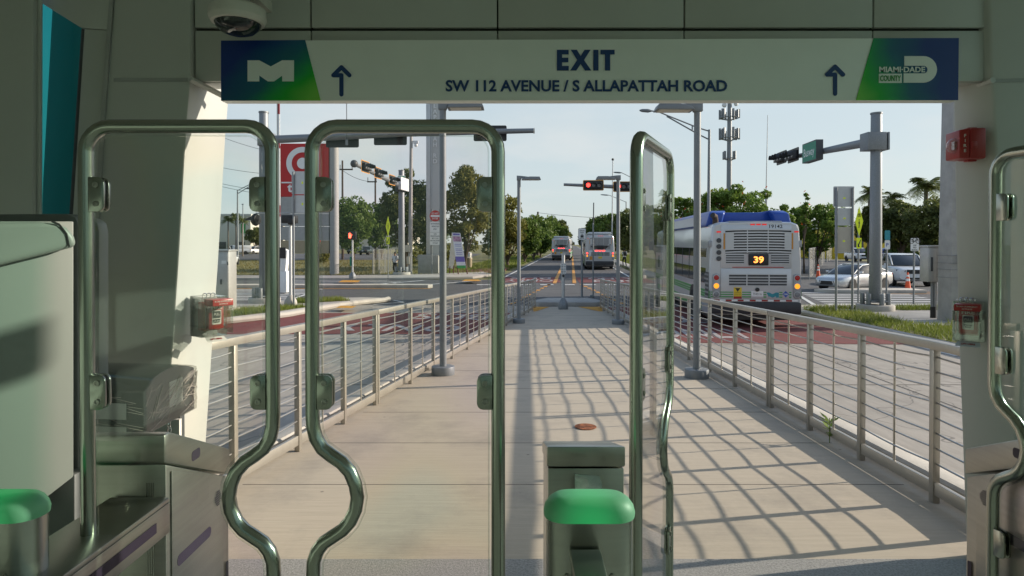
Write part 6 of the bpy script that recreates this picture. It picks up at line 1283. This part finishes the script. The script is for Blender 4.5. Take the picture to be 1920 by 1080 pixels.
# ================================================================== SANDWICH BOARD, BIN, FENCES, PERSON
b = gd(866, 517, .02); k = b.y / F; Y0 = b.y
t = thing("sandwich_board", "white and purple printed A-frame board standing on the grass", "sandwich board", b)
A0, A1, A2, A3 = P0(846, 436), P0(862, 436.5), P0(874, 503), P0(857, 503); up = V((0, .55, 0))
def quadp(nm, f0, f1, mt, par, off=0, x0=0, x1=1):
    tl, tr_, br, bl_ = A0.lerp(A3, f0), A1.lerp(A2, f0), A1.lerp(A2, f1), A0.lerp(A3, f1); q = [tl.lerp(tr_, x0), tl.lerp(tr_, x1), bl_.lerp(br, x1), bl_.lerp(br, x0)]; mb = MB(); mb.prism([p + V((0, -off - .45 * ((P0(0, 503).z - p.z) / (P0(0, 503).z - P0(0, 436).z) if False else (p.z - A3.z) / (A0.z - A3.z)) * -1, 0)) for p in q], (0, .03 if par is t else .003, 0)); return mb.build(nm, M[mt], par)
fp = quadp("front_panel", 0, 1, 'poster', t)
quadp("picture", .10, .25, 'pinkish', fp, .004, .05, .95); quadp("band", .67, .82, 'purple', fp, .004, 0, 1); quadp("band", .92, 1, 'stripe', fp, .004, 0, 1); quadp("band", .02, .07, 'purple', fp, .004, .1, .9)
for f in (.32, .37, .45, .49, .55, .60): quadp("text_line", f, f + .014, 'purple', fp, .004, .15, .85)
mb = MB(); q = [P0(846, 437), P0(846.6, 437), P0(846, 508), P0(838, 508)]
mb.prism([A0 + V((0, .46, 0)), A1 + V((0, .46, 0)), P0(846, 505) + V((0, 1.1, 0)), P0(838, 503) + V((0, 1.1, 0))], (0, .03, 0)); mb.build("back_panel", M['wht_dirty'], t)
for p, q in ((A3, P0(860, 516)), (A2, P0(877, 517))): mb = MB(); mb.tube([p + V((0, .02, .05)), q], .045, 8); mb.build("leg", M['brownwood'], t)
for x in (841, 848): mb = MB(); mb.tube([P0(x, 500) + V((0, 1.1, 0)), V((P0(x - 1, 515).x, Y0 + 1.2, .05))], .045, 8); mb.build("leg", M['brownwood'], t)
b = gd(879, 501, .1); k = b.y / F; t = thing("litter_bin", "round brown litter bin on the path behind the sandwich board", "litter bin", b); h = at(0, 482, b.y).z - b.z
mb = LB(); mb.lathe([(0, 0), (.27, 0), (.30, .1), (.32, h * .85), (0, h * .85)], (0, 0, 0), 20); mb.build("body", M['beige2'], t); mb = LB(); mb.lathe([(.0, h * .86), (.34, h * .86), (.33, h * .95), (.12, h), (0, h)], (0, 0, 0), 20); mb.build("lid", M['beige'], t)
def netmat():
    m = glassmat('chainlink', (1, 1, 1)); n = m.node_tree; n.nodes.clear(); l = n.links.new; out = n.nodes.new("ShaderNodeOutputMaterial"); tr = n.nodes.new("ShaderNodeBsdfTransparent"); d = n.nodes.new("ShaderNodeBsdfPrincipled"); d.inputs["Base Color"].default_value = (.36, .36, .35, 1); d.inputs["Metallic"].default_value = .4; d.inputs["Roughness"].default_value = .5
    t_ = n.nodes.new("ShaderNodeTexCoord"); mp_ = n.nodes.new("ShaderNodeMapping"); mp_.inputs["Rotation"].default_value = (0, R(45), 0); mp_.inputs["Scale"].default_value = (24, 0, 24); l(t_.outputs["Object"], mp_.inputs[0]); vo = n.nodes.new("ShaderNodeTexVoronoi"); vo.distance = 'CHEBYCHEV'; vo.inputs["Randomness"].default_value = 0; vo.inputs["Scale"].default_value = 1.0; l(mp_.outputs[0], vo.inputs["Vector"])
    g_ = n.nodes.new("ShaderNodeMath"); g_.operation = 'GREATER_THAN'; g_.inputs[1].default_value = .43; l(vo.outputs["Distance"], g_.inputs[0]); ms = n.nodes.new("ShaderNodeMixShader"); l(g_.outputs[0], ms.inputs[0]); l(tr.outputs[0], ms.inputs[1]); l(d.outputs[0], ms.inputs[2]); l(ms.outputs[0], out.inputs[0]); return m
M['net'] = netmat()
def fence(label, p, q, h, n):
    p, q = V(p), V(q); t = thing("chainlink_fence", label, "fence", p, 0, "chain link fences")
    for i in range(n + 1): c = p.lerp(q, i / n); mb = MB(); mb.cyl(c, c + V((0, 0, h)), .035, n=8); mb.build("post", M['galv'], t)
    mb = MB(); mb.tube([p + V((0, 0, h)), q + V((0, 0, h))], .022, 6); mb.build("rail", M['galv'], t); d_ = (q - p).normalized().cross(V((0, 0, 1))) * .003; mb = MB(); mb.prism([p, q, q + V((0, 0, h)), p + V((0, 0, h))], d_); mb.build("mesh", M['net'], t); return t
fence("chain link fence on the lawn left of the walking person", gd(699, 516, .0), gd(742, 508, .0), 1.9, 4)
fence("chain link fence between the near bus and the side road", gd(1517, 524, .0), gd(1546, 492, .0), 2.0, 6)
fence("wooden screened chain fence along the side road", gd(1546, 492, 0) + V((.5, .5, 0)), gd(1568, 480, 0), 2.3, 4)
# person walking behind the mast
def person(loc, h, rz, label):
    t = thing("person", label, "person", loc, rz); s = h / 1.76
    J = {'hip': (0, 0, .93), 'sp': (0, .0, 1.12), 'ch': (0, .01, 1.36), 'nk': (0, .02, 1.50), 'hd': (0, .04, 1.64), 'ht': (0, .03, 1.74),
         'sl': (-.18, .0, 1.43), 'el': (-.23, -.02, 1.15), 'wl': (-.15, .17, 1.06), 'fl': (-.10, .24, 1.07), 'sr': (.18, .0, 1.43), 'er': (.24, -.03, 1.15), 'wr': (.15, .16, 1.03), 'fr': (.10, .23, 1.04),
         'tl': (-.10, .0, .88), 'kl': (-.11, .16, .50), 'al': (-.11, .04, .10), 'ol': (-.11, .20, .04), 'tr': (.10, 0, .88), 'kr': (.11, .0, .48), 'ar': (.11, -.24, .13), 'or': (.11, -.12, .04)}
    ks = list(J); Ed = [('hip', 'sp'), ('sp', 'ch'), ('ch', 'nk'), ('nk', 'hd'), ('hd', 'ht'), ('ch', 'sl'), ('sl', 'el'), ('el', 'wl'), ('wl', 'fl'), ('ch', 'sr'), ('sr', 'er'), ('er', 'wr'), ('wr', 'fr'), ('hip', 'tl'), ('tl', 'kl'), ('kl', 'al'), ('al', 'ol'), ('hip', 'tr'), ('tr', 'kr'), ('kr', 'ar'), ('ar', 'or')]
    rad = dict(hip=(.15, .11), sp=(.145, .10), ch=(.165, .115), nk=(.055, .055), hd=(.085, .10), ht=(.06, .07), sl=(.075, .07), sr=(.075, .07), el=(.05, .05), er=(.05, .05), wl=(.033, .03), wr=(.033, .03), fl=(.04, .02), fr=(.04, .02), tl=(.095, .095), tr=(.095, .095), kl=(.065, .065), kr=(.065, .065), al=(.045, .045), ar=(.045, .045), ol=(.05, .03))
    rad['or'] = (.05, .03)
    me = bpy.data.meshes.new("body"); me.from_pydata([V(J[q]) * s for q in ks], [(ks.index(a), ks.index(c)) for a, c in Ed], []); o = bpy.data.objects.new("body", me); COL.objects.link(o)
    o.modifiers.new("skin", 'SKIN'); o.modifiers.new("sub", 'SUBSURF').levels = 2; o.modifiers["sub"].render_levels = 2
    for i, q in enumerate(ks): me.skin_vertices[0].data[i].radius = tuple(r_ * s for r_ in rad[q]); me.skin_vertices[0].data[i].use_root = q == 'hip'
    m2 = bpy.data.meshes.new_from_object(o.evaluated_get(bpy.context.evaluated_depsgraph_get())); bpy.data.objects.remove(o); m2.name = "body"
    for m_ in ('skin', 'shirt', 'trousers', 'black'): m2.materials.append(M[m_])
    for p in m2.polygons:
        p.use_smooth = True; z = p.center.z / s; x = abs(p.center.x) / s; p.material_index = 3 if z < .10 else 2 if z < .97 and not (x < .2 and p.center.y > .12 * s and z > .85) else 1 if z < 1.48 and not (z < 1.22 and (x > .19 or p.center.y > .13 * s)) else 0
    o = bpy.data.objects.new("body", m2); COL.objects.link(o); o.parent = t
    mb = LB(); mb.sph((0, .015 * s, 1.685 * s), .105 * s, (.95, 1.05, .85), 14, 8); mb.build("hair", M['hair'], t)
    mb = LB(); mb.tube([(-.12 * s, -.12 * s, 1.2 * s), (-.15 * s, -.07 * s, 1.5 * s), (-.12 * s, .13 * s, 1.42 * s), (-.10 * s, .12 * s, 1.2 * s)], .022 * s, 6); mb.build("strap", M['black'], t); mb = LB(); mb.box((0, -.17 * s, 1.28 * s), (.28 * s, .14 * s, .38 * s)); mb.build("backpack", M['black'], t, bevel=.04)
    return t
g = gd(741, 516.5, .0); person((g.x, g.y, 0.0), 1.72, R(168), "person in white shirt and dark trousers walking with a dark backpack")
g = gd(1153.5, 497, .14); person((g.x, 60, .14), 1.7, R(8), "distant person on the pavement right of the braking bus")
# ================================================================== CELL TOWER, POLES, STREET LIGHTS, WIRES
Y0 = 118; P0 = lambda px, py: at(px, py, Y0); k = Y0 / F; p = P0(1366, 470)
t = thing("cell_tower", "tall grey cell tower carrying three rings of antennas", "cell tower", (p.x, Y0, 0)); mb = MB(); mb.tube([(p.x, Y0, 0), (P0(1367, 370).x, Y0, P0(0, 370).z), (P0(1368.5, 140).x, Y0, P0(0, 140).z)], [.62, .48, .36], 12); mb.build("pole", M['galv'], t)
for y, hw, hh, n in ((214, 17, 9.5, 12), (251, 17, 11, 12), (291, 11.5, 8.5, 6)):
    c = P0(1367.5, y); mb = MB(); mb.tube([c + V((hw * k * math.cos(q), hw * k * math.sin(q), -hh * .75 * k)) for q in [2 * PI * j / 12 for j in range(12)]], .09, 6, True)
    for j in range(6): q = 2 * PI * j / 6; mb.cyl(c + V((0, 0, -hh * k * 1.3)), c + V((hw * k * math.cos(q), hw * k * math.sin(q), -hh * .75 * k)), .06, n=5)
    fr_ = mb.build("antenna_ring", M['galv'], t)
    for j in range(n):
        q = 2 * PI * j / n + .2; mb = MB(); r_ = hw * k * (1 if j % 3 else .8); mb.box(c + V((r_ * math.cos(q), r_ * math.sin(q), random.uniform(-.1, .1))), (.38, .26, 2 * hh * k * random.uniform(.75, 1)), rz=q); mb.build("antenna", M['galv'], fr_)
mb = MB(); c = P0(1358, 197); mb.sph(c, .45, (1, .5, 1)); c = P0(1380, 195); mb.sph(c, .4, (1, .5, 1)); mb.build("dish", M['white'], t)
Y0 = 60; t = thing("radio_mast", "thin needle antenna mast above the near bus", "antenna", (P0(1437, 470).x, Y0, 0)); mb = MB(); mb.tube([(P0(1436, 480).x, Y0, 0), (P0(1436.5, 365).x, Y0, P0(0, 365).z)], .09, 8); mb.build("pole", M['galv'], t); mb = MB(); mb.tube([(P0(1436.5, 364).x, Y0, P0(0, 364).z), (P0(1439.5, 216).x, Y0, P0(0, 216).z)], [.06, .03], 8); mb.build("whip", M['aluminium'], t)
mb = MB(); mb.bb(P0(1424, 389).x, P0(1440, 389).x, Y0 - .03, Y0 + .03, P0(0, 389).z, P0(0, 387).z); mb.build("crossbar", M['white'], t)
def street_light(label, Y, pole, arm, rp=.11, ybase=480):
    """pole: (px bottom, px top, y top); arm: list of px points, last = luminaire tip"""
    A_ = lambda x, y: at(x, y, Y); t = thing("street_light", label, "street light", (A_(pole[0], 470).x, Y, 0), 0, "tall street lights"); mb = MB(); mb.tube([(A_(pole[0], 470).x, Y, -.05), A_(pole[1], pole[2])], [rp, rp * .6], 10); mb.build("pole", M['galv'], t)
    for a in arm[:-1]: mb = MB(); mb.tube([A_(*q) for q in a], rp * .33, 6); mb.build("arm", M['galv'], t)
    (x0, y0), (x1, y1) = arm[-1]; a, b_ = A_(x0, y0), A_(x1, y1); mb = MB(); mb.tube([a, a.lerp(b_, .3), a.lerp(b_, .8), b_], [.05, .12, .10, .04], 8); mb.build("luminaire", M['greypaint'], t); return t
street_light("street light with a long truss arm above the walkway lamp and near bus", 40, (1328, 1330, 243), [[(1330, 246), (1310, 240), (1250, 216), (1236, 210), (1222, 208)], [(1330, 262), (1310, 252), (1250, 218)], [(1298, 236), (1298, 244)], ((1222, 208), (1199, 207))], .13)
street_light("street light with its double arm above the far palms, left", 100, (445.5, 445.5, 356), [[(446, 357), (470, 345), (486, 337)], [(446, 363), (470, 348)], ((462, 354), (476, 352))], .18)
street_light("short distant street light left of the second one", 140, (455.5, 455.5, 383), [[(455, 384), (456, 382)], ((453, 383), (457, 383))], .16)
street_light("distant street light above the red signals beside the open gate", 90, (1200, 1200, 330), [[(1200, 341), (1170, 326), (1166, 324)], ((1166, 324), (1150, 323))], .14)
street_light("distant street light lower down beside the right lamp", 120, (1174, 1174, 378), [[(1174, 379), (1150, 369), (1142, 366)], ((1142, 366), (1126, 365))], .16)
Y0 = 46.5; t = thing("camera_pole", "slim straight pole carrying a white dome camera, left of the station pylon", "pole", (P0(770, 511).x, Y0, .1)); mb = MB(); mb.tube([(P0(769, 512).x, Y0, 0), (P0(771, 252).x, Y0, P0(0, 252).z)], [.155, .11], 12); mb.build("pole", M['concpole'], t)
mb = MB(); c = P0(779.5, 268); mb.box(c + V((0, 0, .05)), (.36, .2, .2)); mb.sph(c + V((.02, 0, -.16)), .13); mb.tube([P0(772, 264), c], .03, 6); mb.build("camera", M['white'], t); mb = MB(); c = P0(765, 466); mb.box(c + V((0, -.1, 0)), (.36, .3, .5)); mb.box(P0(766, 488) + V((0, -.2, 0)), (.2, .15, .55)); mb.build("service_box", M['beige'], t, bevel=.02)
Y0 = 60; t = thing("camera_pole", "thin white mast with a camera above the far red signals", "pole", (P0(1148.5, 470).x, Y0, 0)); mb = MB(); mb.tube([(P0(1147, 480).x, Y0, 0), (P0(1149, 302).x, Y0, P0(0, 302).z)], [.07, .045], 8); mb.build("pole", M['aluminium'], t); mb = MB(); mb.sph(P0(1149, 299), .12); mb.build("camera", M['black'], t)
def utility(label, px, ytop, Y, arms, r=.16):
    A_ = lambda x, y: at(x, y, Y); x = A_(px, 470).x; t = thing("utility_pole", label, "utility pole", (x, Y, 0), 0, "wooden utility poles"); mb = MB(); mb.tube([(x, Y, -.05), (x, Y, A_(px, ytop).z)], [r * 1.2, r * .8], 8); mb.build("pole", M['wood'], t)
    for x0, x1, y in arms:
        mb = MB(); a, b_ = A_(x0, y), A_(x1, y); mb.bb(a.x, b_.x, Y - .22, Y - .1, a.z - .1, a.z + .1)
        for q in (a.x + .1, b_.x - .1): mb.cyl((q, Y - .16, a.z), (q, Y - .16, a.z + .7), .06, n=6)
        mb.build("crossarm", M['wood'], t)
    return t
utility("wooden utility pole with one crossarm right of the store pylon", 642.5, 301, 95, [(637, 662, 318)]); utility("wooden utility pole left of the orange edged signals", 704, 330, 102, [(689, 707, 341)]); utility("distant cut off utility pole above the left tree row", 1008.5, 397, 130, [], .22)
def wire(nm, label, pts, r=.02):
    mb = MB(); mb.tube(pts, r, 4); tag(mb.build(nm, M['black']), label, "wire", "overhead wires")
def sag(a, b_, s, n=10): return [a.lerp(b_, i / n) - V((0, 0, s * 4 * (i / n) * (1 - i / n))) for i in range(n + 1)]
for (x0, y0, x1, y1, Y, s_, lb) in ((400, 251, 500, 283, 60, .1, "highest overhead wire in the sky right of the left column"), (455, 240, 500, 266, 62, .1, "short steep overhead wire behind the left gate top corner"), (400, 311, 500, 326, 70, .1, "middle overhead wire left of the near left mast"), (400, 341, 505, 359, 75, .1, "upper of the two lowest overhead wires at left"), (400, 346, 505, 366, 76, .1, "lower of the two lowest overhead wires at left"), (640, 318, 704, 341, 98, .5, "overhead wire between the two wooden utility poles")): wire("overhead_wire", lb, sag(at(x0, y0, Y), at(x1, y1, Y), s_), Y * .0004)
wire("overhead_wire", "faint overhead wire crossing the sky above the far bus road", sag(at(1010, 399, 130), at(1185, 409, 110), .3), .045)
# ================================================================== FAR BUILDINGS
def building(label, x0, x1, y0, y1, h, mat, trims=(), wins=0):
    t = thing("far_building", label, "building", ((x0 + x1) / 2, y0, 0)); mb = MB(); mb.bb(x0, x1, y0, y1, -.1, h); mb.build("wall", M[mat], t, bevel=.05); mb = MB(); mb.bb(x0 - .25, x1 + .25, y0 - .25, y1 + .25, h + .01, h + .5); mb.build("roof", M['wht_dirty'], t)
    for i in range(wins): x = x0 + (x1 - x0) * (i + .5) / wins; mb = MB(); mb.bb(x - .9, x + .9, y0 - .06, y0 - .01, 1.0, 2.8); f_ = mb.build("window", M['glass_dark'], t); mb = MB(); mb.bb(x - 1, x + 1, y0 - .12, y0 - .005, .85, .99); mb.build("sill", M['wht_dirty'], f_)
    return t
X = lambda px, Y: (px - 960) / F * Y
bd = building("pale low building behind the palms at far left", X(330, 165), X(470, 165), 165, 190, 9.5, 'stucco', wins=4); mb = MB(); mb.bb(X(452, 164.8), X(460, 164.8), 164.8, 164.9, 5, 7.5); mb.build("shop_sign", M['stripe'], bd)
building("long pale store behind the trees and the highway, left", X(500, 260), X(760, 260), 260, 300, 8, 'stucco', wins=6)
building("yellow building glimpsed behind the thick right mast", X(1560, 100), X(1720, 100), 100, 120, 4.6, 'yellow', wins=5)
# distant tree belts, too far to tell one tree from another
def belt(label, x0, x1, Y, h, n, mat):
    t = thing("far_wood", label, "trees", (0, Y, 0), 0, None, "stuff"); m_ = int(abs(x1 - x0) / 5); cs = np.stack([np.linspace(x0, x1, m_) + RNG.uniform(-3, 3, m_), RNG.uniform(-6, 6, m_), RNG.uniform(.3, .75, m_) * h], 1); quads("crown", leaf_verts(cs, RNG.uniform(.35, .6, m_) * h, n, h * .07), M[mat], t)
belt("hazy belt of trees closing the view at the left", -330, -30, 330, 11, 9000, 'leaf_mid'); belt("hazy belt of trees closing the view at the right", 60, 420, 300, 13, 10000, 'leaf_dark'); belt("low undergrowth under the left bus road trees", -22, -6, 78, 3.2, 2500, 'leaf_olive')
